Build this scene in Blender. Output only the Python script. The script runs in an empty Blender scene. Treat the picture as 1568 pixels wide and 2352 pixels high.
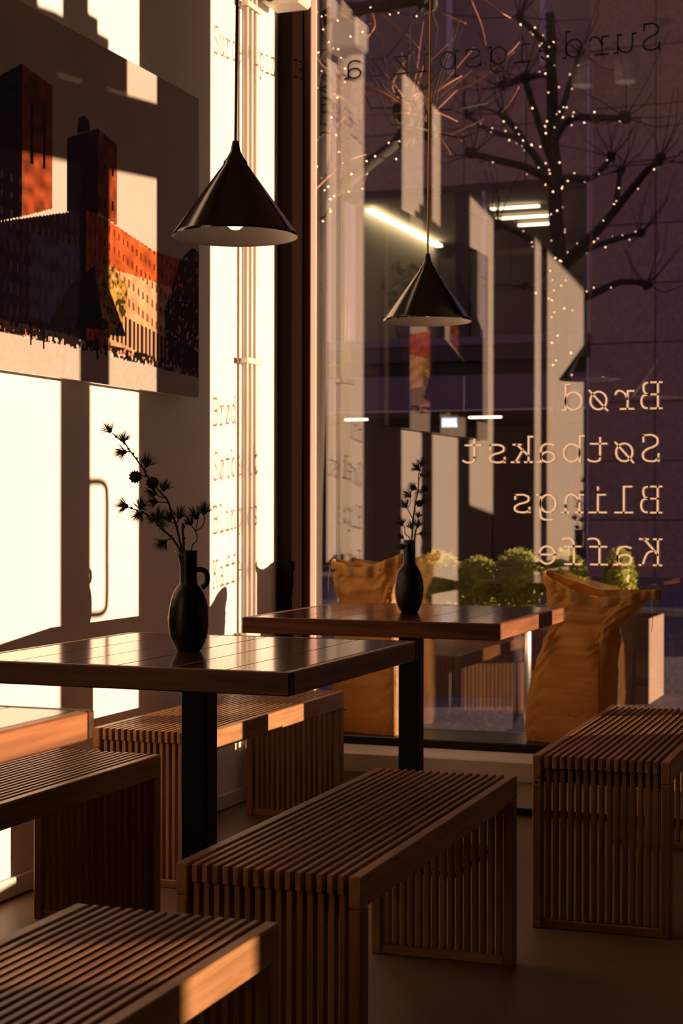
import bpy, bmesh, math, random
import numpy as np
from mathutils import Vector, Matrix, Euler
random.seed(11)
SC = bpy.context.scene
COL = SC.collection
PI = math.pi

# ---------------------------------------------------------------- camera
cam_data = bpy.data.cameras.new('camera')
cam = bpy.data.objects.new('camera', cam_data); COL.objects.link(cam)
cam_data.sensor_fit = 'HORIZONTAL'; cam_data.sensor_width = 24.0; cam_data.lens = 57.45
cam_data.clip_start = 0.05; cam_data.clip_end = 300
cam.matrix_world = (Matrix.Translation((0, 0, 1.094)) @ Matrix.Rotation(0.3558, 4, 'Z')
                    @ Matrix.Rotation(PI/2 - 0.0031, 4, 'X') @ Matrix.Rotation(0.0016, 4, 'Z'))
cam_data.dof.use_dof = True; cam_data.dof.focus_distance = 3.9; cam_data.dof.aperture_fstop = 7.0
SC.camera = cam

# ---------------------------------------------------------------- sky, sun, exposure
world = bpy.data.worlds.new('dusk_sky'); SC.world = world; world.use_nodes = True
bg = world.node_tree.nodes['Background']
bg.inputs['Strength'].default_value = 0.50
wt = world.node_tree                      # dusk: rosy low sky, bluer overhead
w_tc = wt.nodes.new('ShaderNodeTexCoord'); w_sx = wt.nodes.new('ShaderNodeSeparateXYZ'); w_cr = wt.nodes.new('ShaderNodeValToRGB')
w_cr.color_ramp.elements[0].position = 0.0; w_cr.color_ramp.elements[0].color = (0.56, 0.29, 0.27, 1)
w_cr.color_ramp.elements[1].position = 0.9; w_cr.color_ramp.elements[1].color = (0.25, 0.25, 0.50, 1)
wt.links.new(w_tc.outputs['Generated'], w_sx.inputs[0]); wt.links.new(w_sx.outputs['Z'], w_cr.inputs[0]); wt.links.new(w_cr.outputs[0], bg.inputs['Color'])
SUN_K, SUN_M = 0.532, 0.0534           # the light travels (-1, -K, -M)
sun_data = bpy.data.lights.new('low_sun', 'SUN'); sun_data.energy = 22.5
sun_data.color = (1.0, 0.62, 0.37); sun_data.angle = math.radians(0.30)
sun = bpy.data.objects.new('low_sun', sun_data); COL.objects.link(sun)
sun.rotation_euler = Vector((-1, -SUN_K, -SUN_M)).to_track_quat('-Z', 'Y').to_euler()
sun.location = (30, 22, 4)
vs = SC.view_settings
vs.view_transform = 'Standard'; vs.look = 'None'; vs.exposure = 0.0; vs.gamma = 1.0; vs.use_curve_mapping = False

# ---------------------------------------------------------------- helpers
def tag(o, label=None, cat=None, group=None, kind=None):
    if label: o['label'] = label
    if cat: o['category'] = cat
    if group: o['group'] = group
    if kind: o['kind'] = kind
    return o
def empty(name, loc=(0, 0, 0), rz=0):
    o = bpy.data.objects.new(name, None); COL.objects.link(o)
    o.location = loc; o.rotation_euler = (0, 0, rz); o.empty_display_size = .1
    return o
def link(name, me, parent=None, loc=None, rot=None):
    o = bpy.data.objects.new(name, me); COL.objects.link(o)
    if parent: o.parent = parent
    if loc is not None: o.location = loc
    if rot is not None: o.rotation_euler = rot
    return o
def copy_tree(o, parent=None):
    c = o.copy(); COL.objects.link(c); c.parent = parent
    for ch in list(o.children): copy_tree(ch, c)
    return c
class MB:
    def __init__(s): s.v = []; s.f = []; s.sm = []
    def add(s, vs_, fs, smooth=False):
        n = len(s.v); s.v += [tuple(p) for p in vs_]; s.f += [[i + n for i in f] for f in fs]; s.sm += [smooth]*len(fs); return s
    def box(s, a, b):
        (x0, y0, z0), (x1, y1, z1) = a, b
        return s.add([(x0,y0,z0),(x1,y0,z0),(x1,y1,z0),(x0,y1,z0),(x0,y0,z1),(x1,y0,z1),(x1,y1,z1),(x0,y1,z1)],
              [(0,3,2,1),(4,5,6,7),(0,1,5,4),(1,2,6,5),(2,3,7,6),(3,0,4,7)])
    def cbox(s, a, b, c=.003):
        bm = bmesh.new(); bmesh.ops.create_cube(bm, size=1)
        for v in bm.verts:
            v.co = Vector([(a[i]+b[i])/2 + v.co[i]*(b[i]-a[i]) for i in range(3)])
        bmesh.ops.bevel(bm, geom=list(bm.edges), offset=c, segments=1, affect='EDGES')
        bm.verts.index_update()
        s.add([v.co[:] for v in bm.verts], [[v.index for v in f.verts] for f in bm.faces]); bm.free(); return s
    def tube(s, pts, r0, r1=None, n=8, caps=True, smooth=True):
        r1 = r0 if r1 is None else r1
        P = [Vector(p) for p in pts]; m = len(P); ring = []
        T = [(P[min(i+1, m-1)] - P[max(i-1, 0)]).normalized() for i in range(m)]
        up = Vector((0, 0, 1)) if abs(T[0].z) < .9 else Vector((1, 0, 0))
        nrm = T[0].cross(up).normalized(); V = []; F = []
        for i in range(m):
            nrm = (nrm - T[i]*nrm.dot(T[i])).normalized(); bn = T[i].cross(nrm)
            r = r0 + (r1 - r0)*i/max(1, m-1)
            if callable(r0): r = r0(i/max(1, m-1))
            for k in range(n):
                a = 2*PI*k/n; V.append(P[i] + nrm*math.cos(a)*r + bn*math.sin(a)*r)
        for i in range(m-1):
            for k in range(n): F.append((i*n+k, i*n+(k+1) % n, (i+1)*n+(k+1) % n, (i+1)*n+k))
        if caps: F.append(tuple(range(n))[::-1]); F.append(tuple(range((m-1)*n, m*n)))
        return s.add(V, F, smooth)
    def lathe(s, prof, n=32, c=(0, 0, 0), smooth=True, wob=None):
        V = []; F = []; m = len(prof)
        for i, (r, z) in enumerate(prof):
            for k in range(n):
                a = 2*PI*k/n; rr = r*(1 + (wob(a, z) if wob else 0))
                V.append((c[0]+rr*math.cos(a), c[1]+rr*math.sin(a), c[2]+z))
        for i in range(m-1):
            for k in range(n): F.append((i*n+k, i*n+(k+1) % n, (i+1)*n+(k+1) % n, (i+1)*n+k))
        return s.add(V, F, smooth)
    def sphere(s, c, r, nu=8, nv=6, sz=1):
        prof = [(max(1e-4, r*math.sin(PI*i/nv)), -r*sz*math.cos(PI*i/nv)) for i in range(nv+1)]
        return s.lathe(prof, nu, c)
    def mesh(s, name, mat):
        me = bpy.data.meshes.new(name); me.from_pydata(s.v, [], s.f)
        me.polygons.foreach_set('use_smooth', s.sm); me.materials.append(mat); me.update(); return me
    def build(s, name, mat, parent=None, loc=None, rot=None):
        return link(name, s.mesh(name, mat), parent, loc, rot)
def smooth_path(pts, sub=4):
    P = [Vector(p) for p in pts]
    if len(P) < 3: return P
    out = []
    for i in range(len(P)-1):
        p0, p1, p2, p3 = P[max(i-1, 0)], P[i], P[i+1], P[min(i+2, len(P)-1)]
        for j in range(sub):
            t = j/sub
            out.append(.5*((2*p1) + (p2-p0)*t + (2*p0-5*p1+4*p2-p3)*t*t + (3*p1-p0-3*p2+p3)*t**3))
    return out + [P[-1]]

# ---------------------------------------------------------------- materials
def nt_new(name):
    m = bpy.data.materials.new(name); m.use_nodes = True; nt = m.node_tree
    return m, nt, nt.nodes['Principled BSDF'], nt.nodes['Material Output']
def plain(name, col, rough=.6, metal=0, coat=0, noise=0, nscale=8, bump=0, bscale=60, rnd=0, stretch=(1, 1, 1), spec=.5):
    m, nt, b, o = nt_new(name)
    b.inputs['Base Color'].default_value = (*col, 1); b.inputs['Roughness'].default_value = rough
    b.inputs['Metallic'].default_value = metal; b.inputs['Coat Weight'].default_value = coat; b.inputs['Coat Roughness'].default_value = .08
    b.inputs['Specular IOR Level'].default_value = spec
    N = nt.nodes.new; L = nt.links.new
    tc = N('ShaderNodeTexCoord'); mp = N('ShaderNodeMapping'); mp.inputs['Scale'].default_value = stretch
    L(tc.outputs['Object'], mp.inputs['Vector'])
    if noise or rnd:
        n = N('ShaderNodeTexNoise'); n.inputs['Scale'].default_value = nscale; n.inputs['Detail'].default_value = 6
        L(mp.outputs[0], n.inputs['Vector'])
        hsv = N('ShaderNodeHueSaturation'); hsv.inputs['Color'].default_value = (*col, 1)
        mr = N('ShaderNodeMapRange'); mr.inputs['From Min'].default_value = .3; mr.inputs['From Max'].default_value = .7
        mr.inputs['To Min'].default_value = 1-noise; mr.inputs['To Max'].default_value = 1+noise
        L(n.outputs['Fac'], mr.inputs['Value'])
        if rnd:
            oi = N('ShaderNodeObjectInfo'); m2 = N('ShaderNodeMapRange')
            m2.inputs['To Min'].default_value = 1-rnd; m2.inputs['To Max'].default_value = 1+rnd
            L(oi.outputs['Random'], m2.inputs['Value'])
            mu = N('ShaderNodeMath'); mu.operation = 'MULTIPLY'; L(mr.outputs[0], mu.inputs[0]); L(m2.outputs[0], mu.inputs[1])
            L(mu.outputs[0], hsv.inputs['Value'])
        else: L(mr.outputs[0], hsv.inputs['Value'])
        L(hsv.outputs[0], b.inputs['Base Color'])
    if bump:
        n2 = N('ShaderNodeTexNoise'); n2.inputs['Scale'].default_value = bscale; n2.inputs['Detail'].default_value = 5
        L(mp.outputs[0], n2.inputs['Vector'])
        bp = N('ShaderNodeBump'); bp.inputs['Strength'].default_value = bump; bp.inputs['Distance'].default_value = .01
        L(n2.outputs['Fac'], bp.inputs['Height']); L(bp.outputs[0], b.inputs['Normal'])
    return m
def wood(name, c0, c1, axis='y', rough=.45, coat=0, scale=1.0, rnd=.15, bump=.15, spec=.5):
    m, nt, b, o = nt_new(name); N = nt.nodes.new; L = nt.links.new
    b.inputs['Roughness'].default_value = rough; b.inputs['Coat Weight'].default_value = coat; b.inputs['Coat Roughness'].default_value = .07
    b.inputs['Specular IOR Level'].default_value = spec
    tc = N('ShaderNodeTexCoord'); mp = N('ShaderNodeMapping')
    st = {'x': (3, 45, 45), 'y': (45, 3, 45), 'z': (45, 45, 3)}[axis]
    mp.inputs['Scale'].default_value = [v*scale for v in st]
    oi = N('ShaderNodeObjectInfo'); vm = N('ShaderNodeVectorMath'); vm.operation = 'ADD'
    sc = N('ShaderNodeVectorMath'); sc.operation = 'SCALE'; sc.inputs['Scale'].default_value = 7.0
    cx = N('ShaderNodeCombineXYZ'); L(oi.outputs['Random'], cx.inputs[0]); L(oi.outputs['Random'], cx.inputs[1]); L(oi.outputs['Random'], cx.inputs[2])
    L(cx.outputs[0], sc.inputs[0]); L(tc.outputs['Object'], vm.inputs[0]); L(sc.outputs[0], vm.inputs[1]); L(vm.outputs[0], mp.inputs['Vector'])
    n = N('ShaderNodeTexNoise'); n.inputs['Scale'].default_value = 1.0; n.inputs['Detail'].default_value = 8; n.inputs['Distortion'].default_value = .8
    L(mp.outputs[0], n.inputs['Vector'])
    cr = N('ShaderNodeValToRGB'); cr.color_ramp.elements[0].position = .32; cr.color_ramp.elements[1].position = .68
    cr.color_ramp.elements[0].color = (*c0, 1); cr.color_ramp.elements[1].color = (*c1, 1)
    L(n.outputs['Fac'], cr.inputs[0])
    hsv = N('ShaderNodeHueSaturation'); mr = N('ShaderNodeMapRange'); mr.inputs['To Min'].default_value = 1-rnd; mr.inputs['To Max'].default_value = 1+rnd
    L(oi.outputs['Random'], mr.inputs['Value']); L(mr.outputs[0], hsv.inputs['Value']); L(cr.outputs[0], hsv.inputs['Color'])
    L(hsv.outputs[0], b.inputs['Base Color'])
    bp = N('ShaderNodeBump'); bp.inputs['Strength'].default_value = bump; bp.inputs['Distance'].default_value = .004
    L(n.outputs['Fac'], bp.inputs['Height']); L(bp.outputs[0], b.inputs['Normal'])
    return m
def emit(name, col, st):
    m, nt, b, o = nt_new(name)
    b.inputs['Base Color'].default_value = (*col, 1); b.inputs['Emission Color'].default_value = (*col, 1); b.inputs['Emission Strength'].default_value = st
    return m
def glass(name, refl, tint=(1, 1, 1), edge=.35):
    m, nt, b, o = nt_new(name); N = nt.nodes.new; L = nt.links.new; nt.nodes.remove(b)
    tr = N('ShaderNodeBsdfTransparent'); tr.inputs[0].default_value = (*tint, 1)
    gl = N('ShaderNodeBsdfGlossy'); gl.inputs['Roughness'].default_value = .012; gl.inputs['Color'].default_value = (1, 1, 1, 1)
    lw = N('ShaderNodeLayerWeight'); lw.inputs['Blend'].default_value = .25
    mr = N('ShaderNodeMapRange'); mr.inputs['To Min'].default_value = refl; mr.inputs['To Max'].default_value = refl+edge
    L(lw.outputs['Fresnel'], mr.inputs['Value'])
    mx = N('ShaderNodeMixShader'); L(mr.outputs[0], mx.inputs[0]); L(tr.outputs[0], mx.inputs[1]); L(gl.outputs[0], mx.inputs[2]); L(mx.outputs[0], o.inputs['Surface'])
    return m
def translucent(name, col, trans=.5, rough=.8, noise=.1, nscale=14, bump=.0):
    m = plain(name, col, rough, noise=noise, nscale=nscale, bump=bump, bscale=40)
    nt = m.node_tree; N = nt.nodes.new; L = nt.links.new
    b = nt.nodes['Principled BSDF']; o = nt.nodes['Material Output']
    t = N('ShaderNodeBsdfTranslucent'); t.inputs[0].default_value = (*col, 1)
    mx = N('ShaderNodeMixShader'); mx.inputs[0].default_value = trans
    L(b.outputs[0], mx.inputs[1]); L(t.outputs[0], mx.inputs[2]); L(mx.outputs[0], o.inputs['Surface'])
    return m
M = {}
M['wall'] = plain('wall_paint', (.84, .80, .76), .55, bump=.02, bscale=25)
M['base'] = plain('baseboard_paint', (.74, .70, .65), .5)
M['ceil'] = plain('ceiling_paint', (.36, .27, .18), .8)
M['wall_dark'] = plain('brown_wall_paint', (.16, .11, .075), .7)
M['floor'] = plain('concrete_floor', (.20, .14, .085), .45, noise=.16, nscale=2.2, bump=.05, bscale=30)
M['dark_frame'] = plain('dark_bronze_frame', (.012, .0065, .0048), .9, spec=.0)
M['black_frame'] = plain('black_window_frame', (.005, .0045, .0045), .3, spec=.25)
M['alu'] = plain('pale_aluminium', (.30, .205, .17), .5, metal=.0)
M['olive'] = plain('brass_edge_strip', (.10, .07, .025), .4)
M['sill_white'] = plain('white_sill_paint', (.66, .58, .50), .4)
M['glass'] = glass('shop_window_glass', .115, (.97, .97, .98))
M['far_glass'] = glass('far_window_glass', .025, (.9, .9, .9), .2)
M['bench_y'] = wood('bench_wood_lengthwise', (.27, .13, .044), (.43, .225, .088), 'y', .38)
M['bench_z'] = wood('bench_wood_upright', (.25, .12, .040), (.40, .205, .080), 'z', .42)
M['bench_x'] = wood('bench_wood_crosswise', (.25, .12, .040), (.40, .205, .080), 'x', .42)
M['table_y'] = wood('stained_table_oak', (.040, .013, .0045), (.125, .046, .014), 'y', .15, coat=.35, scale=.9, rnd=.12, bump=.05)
M['table_x_shaded'] = wood('stained_table_oak_edge_shaded', (.045, .014, .004), (.135, .046, .012), 'x', .45, coat=0, spec=.2, scale=.9, rnd=.08, bump=.12)  # edge copy of the oak, darkened for the shade on the front
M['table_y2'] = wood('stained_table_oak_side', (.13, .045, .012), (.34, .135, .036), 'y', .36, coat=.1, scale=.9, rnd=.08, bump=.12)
M['black_metal'] = plain('black_powder_coat', (.003, .003, .003), .45, spec=.12)
M['vase'] = plain('black_stoneware', (.003, .003, .0035), .36, bump=.25, bscale=35, spec=.3)
M['lamp_black'] = plain('black_lacquer', (.010, .010, .007), .16, coat=.4)
M['lamp_inside'] = plain('lamp_inner_enamel', (.55, .46, .38), .4)
M['cord_black'] = plain('black_cord', (.01, .008, .006), .6)
M['cord_gold'] = plain('gold_textile_cord', (.85, .54, .08), .5)
M['bulb'] = emit('frosted_bulb', (1.0, .78, .62), 1.2)
M['pipe'] = plain('painted_conduit', (.74, .69, .60), .3)
M['clip'] = plain('conduit_clip', (.78, .72, .60), .4)
M['kraft'] = translucent('kraft_paper', (.44, .230, .052), .30, .65, noise=.12, nscale=9, bump=.25)
M['ink'] = plain('printed_ink', (.02, .015, .015), .6)
M['thread'] = plain('cotton_thread', (.75, .65, .55), .7)
M['bark'] = plain('larch_bark', (.045, .026, .014), .8, bump=.4, bscale=120)
M['needle'] = translucent('larch_needles', (.07, .085, .014), .35, .6, noise=.2, nscale=30)
M['cone'] = plain('larch_cone_scales', (.050, .024, .012), .7)
M['vinyl_white'] = translucent('white_vinyl', (.92, .86, .78), .72, .6, noise=0)
M['vinyl_black'] = plain('black_vinyl', (.012, .008, .010), .6)
M['sticker'] = plain('pale_sticker', (.55, .42, .26), .6)
M['device'] = plain('white_plastic', (.80, .77, .70), .35)
M['spot'] = plain('white_spot_enamel', (.85, .82, .80), .4)
M['spot_lamp'] = emit('spot_lamp_face', (1.0, .80, .62), .25)

# ---------------------------------------------------------------- measured shapes (metres)
L1_STEMS=[
 (0.0045,0.0018,[(-1.620,3.328,0.992),(-1.628,3.326,1.030),(-1.635,3.324,1.058),(-1.646,3.321,1.088),(-1.653,3.320,1.109),(-1.668,3.315,1.127),(-1.683,3.310,1.148),(-1.698,3.306,1.165),(-1.705,3.304,1.178),(-1.721,3.299,1.202),(-1.733,3.296,1.218),(-1.746,3.292,1.237),(-1.760,3.288,1.248),(-1.774,3.284,1.260)]),
 (0.0045,0.0018,[(-1.621,3.327,0.992),(-1.639,3.316,1.023),(-1.662,3.304,1.046),(-1.675,3.295,1.064),(-1.689,3.285,1.078),(-1.704,3.275,1.085),(-1.722,3.264,1.093)]),
 (0.0052,0.0048,[(-1.616,3.329,0.990),(-1.618,3.330,1.023),(-1.620,3.331,1.057)]),
 (0.0022,0.0018,[(-1.602,3.334,0.990),(-1.601,3.342,1.006),(-1.594,3.352,1.020),(-1.600,3.357,1.037),(-1.612,3.360,1.051)]),
 (0.0020,0.0016,[(-1.592,3.338,1.039),(-1.592,3.346,1.051),(-1.593,3.354,1.065)]),
 (0.0020,0.0016,[(-1.591,3.339,1.038),(-1.580,3.350,1.050),(-1.578,3.358,1.064),(-1.583,3.364,1.076)]),
 (0.0025,0.0020,[(-1.643,3.319,1.023),(-1.647,3.302,1.018)]),
 (0.0020,0.0016,[(-1.650,3.317,1.103),(-1.664,3.316,1.104),(-1.676,3.316,1.105)]),
 (0.0020,0.0016,[(-1.657,3.314,1.115),(-1.668,3.316,1.116),(-1.679,3.319,1.121)]),
 (0.0020,0.0016,[(-1.633,3.323,1.055),(-1.645,3.325,1.060)]),
 (0.0022,0.0020,[(-1.631,3.324,1.057),(-1.630,3.330,1.065)]),
 (0.0022,0.0020,[(-1.701,3.298,1.176),(-1.701,3.307,1.183)]),
 (0.0022,0.0020,[(-1.728,3.288,1.218),(-1.742,3.292,1.218)]),
 (0.0022,0.0020,[(-1.694,3.300,1.162),(-1.708,3.305,1.163)]),
 (0.0020,0.0020,[(-1.643,3.319,1.023),(-1.644,3.325,1.030)]),
]
L1_TUFTS=[
 ((-1.777,3.282,1.263),(-0.564,-0.209,0.799),0.85),
 ((-1.750,3.292,1.241),(0.182,0.068,0.981),0.85),
 ((-1.745,3.294,1.218),(-0.927,-0.344,-0.150),0.95),
 ((-1.702,3.309,1.185),(0.226,0.084,0.971),1.00),
 ((-1.665,3.321,1.131),(0.347,0.129,0.929),0.90),
 ((-1.680,3.317,1.123),(-0.890,-0.331,0.315),0.90),
 ((-1.678,3.318,1.105),(-0.937,-0.348,-0.002),0.85),
 ((-1.726,3.266,1.095),(-0.937,-0.348,-0.002),0.95),
 ((-1.699,3.276,1.089),(0.092,0.034,0.995),0.90),
 ((-1.696,3.277,1.080),(-0.704,-0.262,-0.660),0.90),
 ((-1.667,3.298,1.060),(0.092,0.034,0.995),1.15),
 ((-1.670,3.296,1.064),(-0.878,-0.326,0.350),0.80),
 ((-1.662,3.299,1.060),(0.796,0.296,-0.529),0.80),
 ((-1.649,3.324,1.061),(-0.271,-0.101,0.957),0.90),
 ((-1.630,3.331,1.068),(0.268,0.100,0.958),1.00),
 ((-1.648,3.301,1.017),(-0.711,-0.264,-0.652),0.95),
 ((-1.611,3.357,1.053),(-0.484,-0.180,0.857),0.80),
 ((-1.594,3.353,1.068),(-0.498,-0.185,0.847),1.00),
 ((-1.583,3.364,1.078),(0.092,0.034,0.995),1.00),
 ((-1.700,3.276,1.091),(0.877,0.326,0.353),0.60),
]
L1_CONES=[((-1.723,3.299,1.161),0.0147),((-1.687,3.313,1.148),0.0144)]
L2_STEMS=[
 (0.0045,0.0020,[(-1.560,4.822,0.985),(-1.557,4.826,1.053),(-1.552,4.830,1.096),(-1.544,4.835,1.149),(-1.542,4.838,1.197),(-1.537,4.842,1.221)]),
 (0.0040,0.0030,[(-1.554,4.825,0.985),(-1.546,4.822,1.022),(-1.539,4.819,1.033)]),
 (0.0025,0.0020,[(-1.557,4.823,1.057),(-1.568,4.810,1.086),(-1.572,4.799,1.092)]),
 (0.0020,0.0016,[(-1.571,4.819,1.090),(-1.565,4.828,1.112),(-1.568,4.834,1.125)]),
 (0.0025,0.0020,[(-1.564,4.821,0.987),(-1.568,4.823,1.000),(-1.581,4.822,1.011),(-1.584,4.825,1.031),(-1.592,4.825,1.039)]),
 (0.0020,0.0020,[(-1.566,4.820,0.987),(-1.576,4.807,0.990),(-1.580,4.796,0.999)]),
 (0.0025,0.0020,[(-1.552,4.825,1.007),(-1.536,4.839,1.012)]),
]
L2_TUFTS=[
 ((-1.535,4.843,1.222),(0.182,0.068,0.981),1.00),
 ((-1.543,4.840,1.210),(-0.713,-0.265,0.650),1.00),
 ((-1.537,4.842,1.193),(0.897,0.333,0.289),1.15),
 ((-1.548,4.827,1.151),(-0.839,-0.312,0.446),0.95),
 ((-1.567,4.831,1.127),(-0.751,-0.279,0.599),1.00),
 ((-1.571,4.803,1.094),(-0.587,-0.218,0.780),1.10),
 ((-1.532,4.840,1.114),(0.897,0.333,0.289),1.00),
 ((-1.593,4.825,1.037),(-0.298,-0.111,0.948),0.95),
 ((-1.581,4.800,1.000),(-0.871,-0.324,0.370),0.85),
 ((-1.572,4.796,0.973),(-0.931,-0.346,-0.112),0.95),
 ((-1.560,4.826,1.027),(-0.298,-0.111,0.948),0.90),
 ((-1.542,4.822,1.033),(0.226,0.084,0.971),1.00),
 ((-1.538,4.838,1.012),(0.933,0.347,-0.098),0.95),
 ((-1.543,4.833,1.062),(0.268,0.100,0.958),0.70),
]
L2_CONES=[((-1.525,4.843,1.152),0.0113),((-1.539,4.834,1.105),0.0118)]
T1=[
 (0.100,0.045,0,[(-3.593,16.000,-0.009),(-3.609,16.000,1.376),(-3.620,16.000,3.022),(-3.670,16.000,3.978),(-3.702,16.000,4.718),(-3.721,16.000,5.501),(-3.740,16.000,6.023)]),
 (0.055,0.028,1,[(-3.719,16.000,4.337),(-3.651,15.487,4.270),(-3.764,14.973,4.295),(-4.110,14.460,4.331)]),
 (0.050,0.030,1,[(-3.710,16.000,4.328),(-3.878,16.330,4.543),(-4.109,16.660,4.828),(-4.377,16.990,5.171),(-4.584,17.320,5.379)]),
 (0.035,0.025,1,[(-3.946,16.000,4.680),(-4.259,16.733,4.968),(-4.746,17.467,5.238),(-5.205,18.200,5.613)]),
 (0.045,0.028,1,[(-3.711,16.000,4.545),(-3.687,15.633,4.606),(-3.698,15.267,4.830),(-3.722,14.900,5.087)]),
 (0.040,0.025,1,[(-3.717,16.000,5.327),(-3.905,16.440,5.531),(-4.453,16.880,5.565)]),
 (0.045,0.028,1,[(-3.694,16.000,4.760),(-3.473,15.413,4.753),(-3.203,14.827,4.671),(-2.653,14.240,4.495)]),
 (0.045,0.028,1,[(-3.675,16.000,4.239),(-3.723,16.587,4.483),(-3.555,17.173,4.582),(-3.465,17.760,4.925)]),
 (0.055,0.028,1,[(-3.643,16.000,3.370),(-3.471,15.736,3.531),(-3.202,15.472,3.683),(-2.922,15.208,3.875),(-2.648,14.944,4.099),(-2.430,14.680,4.209)]),
 (0.030,0.022,1,[(-3.082,16.000,4.011),(-3.090,16.220,4.323),(-3.110,16.440,4.488)]),
 (0.040,0.025,1,[(-3.568,16.000,3.496),(-3.447,16.770,3.800),(-3.107,17.540,4.028)]),
 (0.050,0.028,1,[(-3.620,16.000,3.022),(-3.516,16.165,3.167),(-3.356,16.330,3.246),(-3.119,16.495,3.375),(-2.879,16.660,3.363)]),
 (0.040,0.025,1,[(-3.638,16.000,3.456),(-3.573,15.560,3.465),(-3.707,15.120,3.616),(-3.917,14.680,3.713)]),
 (0.035,0.022,1,[(-3.625,16.000,3.109),(-3.903,16.660,3.311),(-4.323,17.320,3.486)]),
 (0.040,0.025,1,[(-3.707,16.000,4.848),(-3.694,16.550,5.324),(-3.677,17.100,5.914)]),
 (0.035,0.022,1,[(-3.721,16.000,5.501),(-3.599,15.010,5.483),(-3.558,14.020,5.404)]),
]
T2=[
 (0.100,0.070,0,[(-3.971,10.000,0.132),(-3.937,10.000,1.564),(-3.909,10.000,2.994),(-3.870,10.000,3.848),(-3.871,10.000,4.248),(-3.893,10.000,4.594)]),
 (0.050,0.035,1,[(-3.896,10.000,3.079),(-3.654,10.120,3.285),(-3.514,10.240,3.437),(-3.417,10.360,3.570)]),
 (0.035,0.040,1,[(-3.299,10.000,3.484),(-3.289,10.060,3.558),(-3.300,10.120,3.685)]),
 (0.030,0.030,1,[(-3.299,10.000,3.495),(-3.143,9.880,3.466),(-3.048,9.760,3.446)]),
 (0.050,0.040,1,[(-3.877,10.000,4.220),(-3.749,9.880,4.287),(-3.438,9.760,4.254),(-3.026,9.640,4.241)]),
 (0.040,0.030,1,[(-3.891,10.000,3.564),(-4.224,10.300,3.863),(-4.547,10.600,4.360)]),
]
T2_TWIGS=[
 [(-3.178,9.747,3.617),(-3.333,9.712,3.691),(-3.584,9.759,3.793),(-3.734,9.763,3.891),(-3.756,9.651,3.933)],
 [(-3.124,9.581,3.547),(-3.305,9.465,3.656),(-3.503,9.460,3.699),(-3.764,9.612,3.800)],
 [(-3.267,10.038,3.636),(-3.420,9.966,3.626),(-3.581,9.998,3.639),(-3.726,9.900,3.642),(-3.899,9.997,3.673)],
 [(-3.376,10.373,3.692),(-3.208,10.416,3.847),(-2.904,10.402,3.961),(-2.695,10.281,4.010),(-2.638,10.420,4.132)],
 [(-3.257,10.051,3.652),(-3.050,9.997,3.762),(-2.954,10.164,3.878)],
 [(-3.231,10.017,3.712),(-3.182,10.049,3.757),(-3.142,10.016,3.676),(-3.170,10.057,3.562)],
 [(-3.240,9.955,3.629),(-3.202,9.884,3.692),(-3.176,9.982,3.741),(-3.143,9.971,3.680)],
 [(-3.086,9.525,3.478),(-2.938,9.541,3.496),(-2.844,9.691,3.469)],
 [(-3.183,9.961,3.528),(-3.018,9.896,3.418),(-2.959,9.938,3.326)],
 [(-3.150,9.856,3.489),(-2.963,9.903,3.443),(-2.877,9.903,3.395)],
 [(-3.306,10.441,3.614),(-3.169,10.490,3.614),(-3.029,10.475,3.570)],
 [(-3.457,10.525,3.850),(-3.516,10.424,3.949),(-3.657,10.563,4.085)],
 [(-3.479,10.546,3.827),(-3.534,10.478,3.934),(-3.467,10.507,4.083),(-3.357,10.407,4.134)],
 [(-3.352,10.346,3.742),(-3.288,10.289,3.896),(-3.230,10.244,4.022)],
 [(-4.061,10.452,3.929),(-3.897,10.272,3.872),(-3.856,10.414,3.858),(-3.702,10.336,3.710)],
 [(-2.738,9.610,4.185),(-2.696,9.705,4.048),(-2.674,9.725,3.931)],
 [(-2.644,9.567,4.163),(-2.505,9.453,4.037),(-2.482,9.588,4.041)],
 [(-3.490,9.907,4.296),(-3.467,9.927,4.187),(-3.493,9.832,4.080)],
 [(-3.283,10.460,4.491),(-3.177,10.414,4.380),(-3.027,10.518,4.321)],
 [(-2.403,9.471,3.592),(-2.467,9.513,3.516),(-2.531,9.553,3.465)],
 [(-3.745,9.565,3.076),(-3.690,9.730,3.213),(-3.532,9.619,3.263),(-3.462,9.748,3.324)],
 [(-4.061,10.372,3.510),(-3.941,10.389,3.564),(-3.819,10.401,3.572)],
 [(-3.763,10.163,3.676),(-3.852,10.156,3.595),(-3.935,10.168,3.517)],
 [(-3.368,10.442,3.736),(-3.211,10.427,3.821),(-2.957,10.485,3.914),(-2.665,10.388,4.063)],
 [(-3.486,9.897,4.307),(-3.221,9.805,4.074),(-3.136,9.811,3.985)],
 [(-3.545,9.494,4.157),(-3.442,9.527,4.074),(-3.317,9.415,4.044)],
]
PIC_TOWER1_DARK=[(3.454,2.057),(3.931,2.319),(3.933,1.896),(3.455,1.763)]
PIC_TOWER1_LIT=[(3.931,2.319),(4.095,2.297),(4.096,1.946),(3.933,1.896)]
PIC_TOWER2_DARK=[(4.178,2.166),(4.363,2.233),(4.363,1.976),(4.179,1.951)]
PIC_TOWER2_LIT=[(4.363,2.233),(4.483,2.209),(4.484,1.960),(4.363,1.982)]
PIC_CUPOLA=[(4.236,2.190),(4.248,2.240),(4.277,2.253),(4.308,2.247),(4.314,2.216)]
PIC_FRONT_DARK=[(3.455,1.778),(4.290,1.976),(4.292,1.590),(3.455,1.539)]
PIC_WING=[(4.290,1.976),(4.401,1.971),(4.720,1.921),(5.064,1.917),(5.065,1.541),(4.292,1.578)]
PIC_WING_LOW=[(4.401,1.825),(5.064,1.814),(5.065,1.541),(4.402,1.576)]
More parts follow.
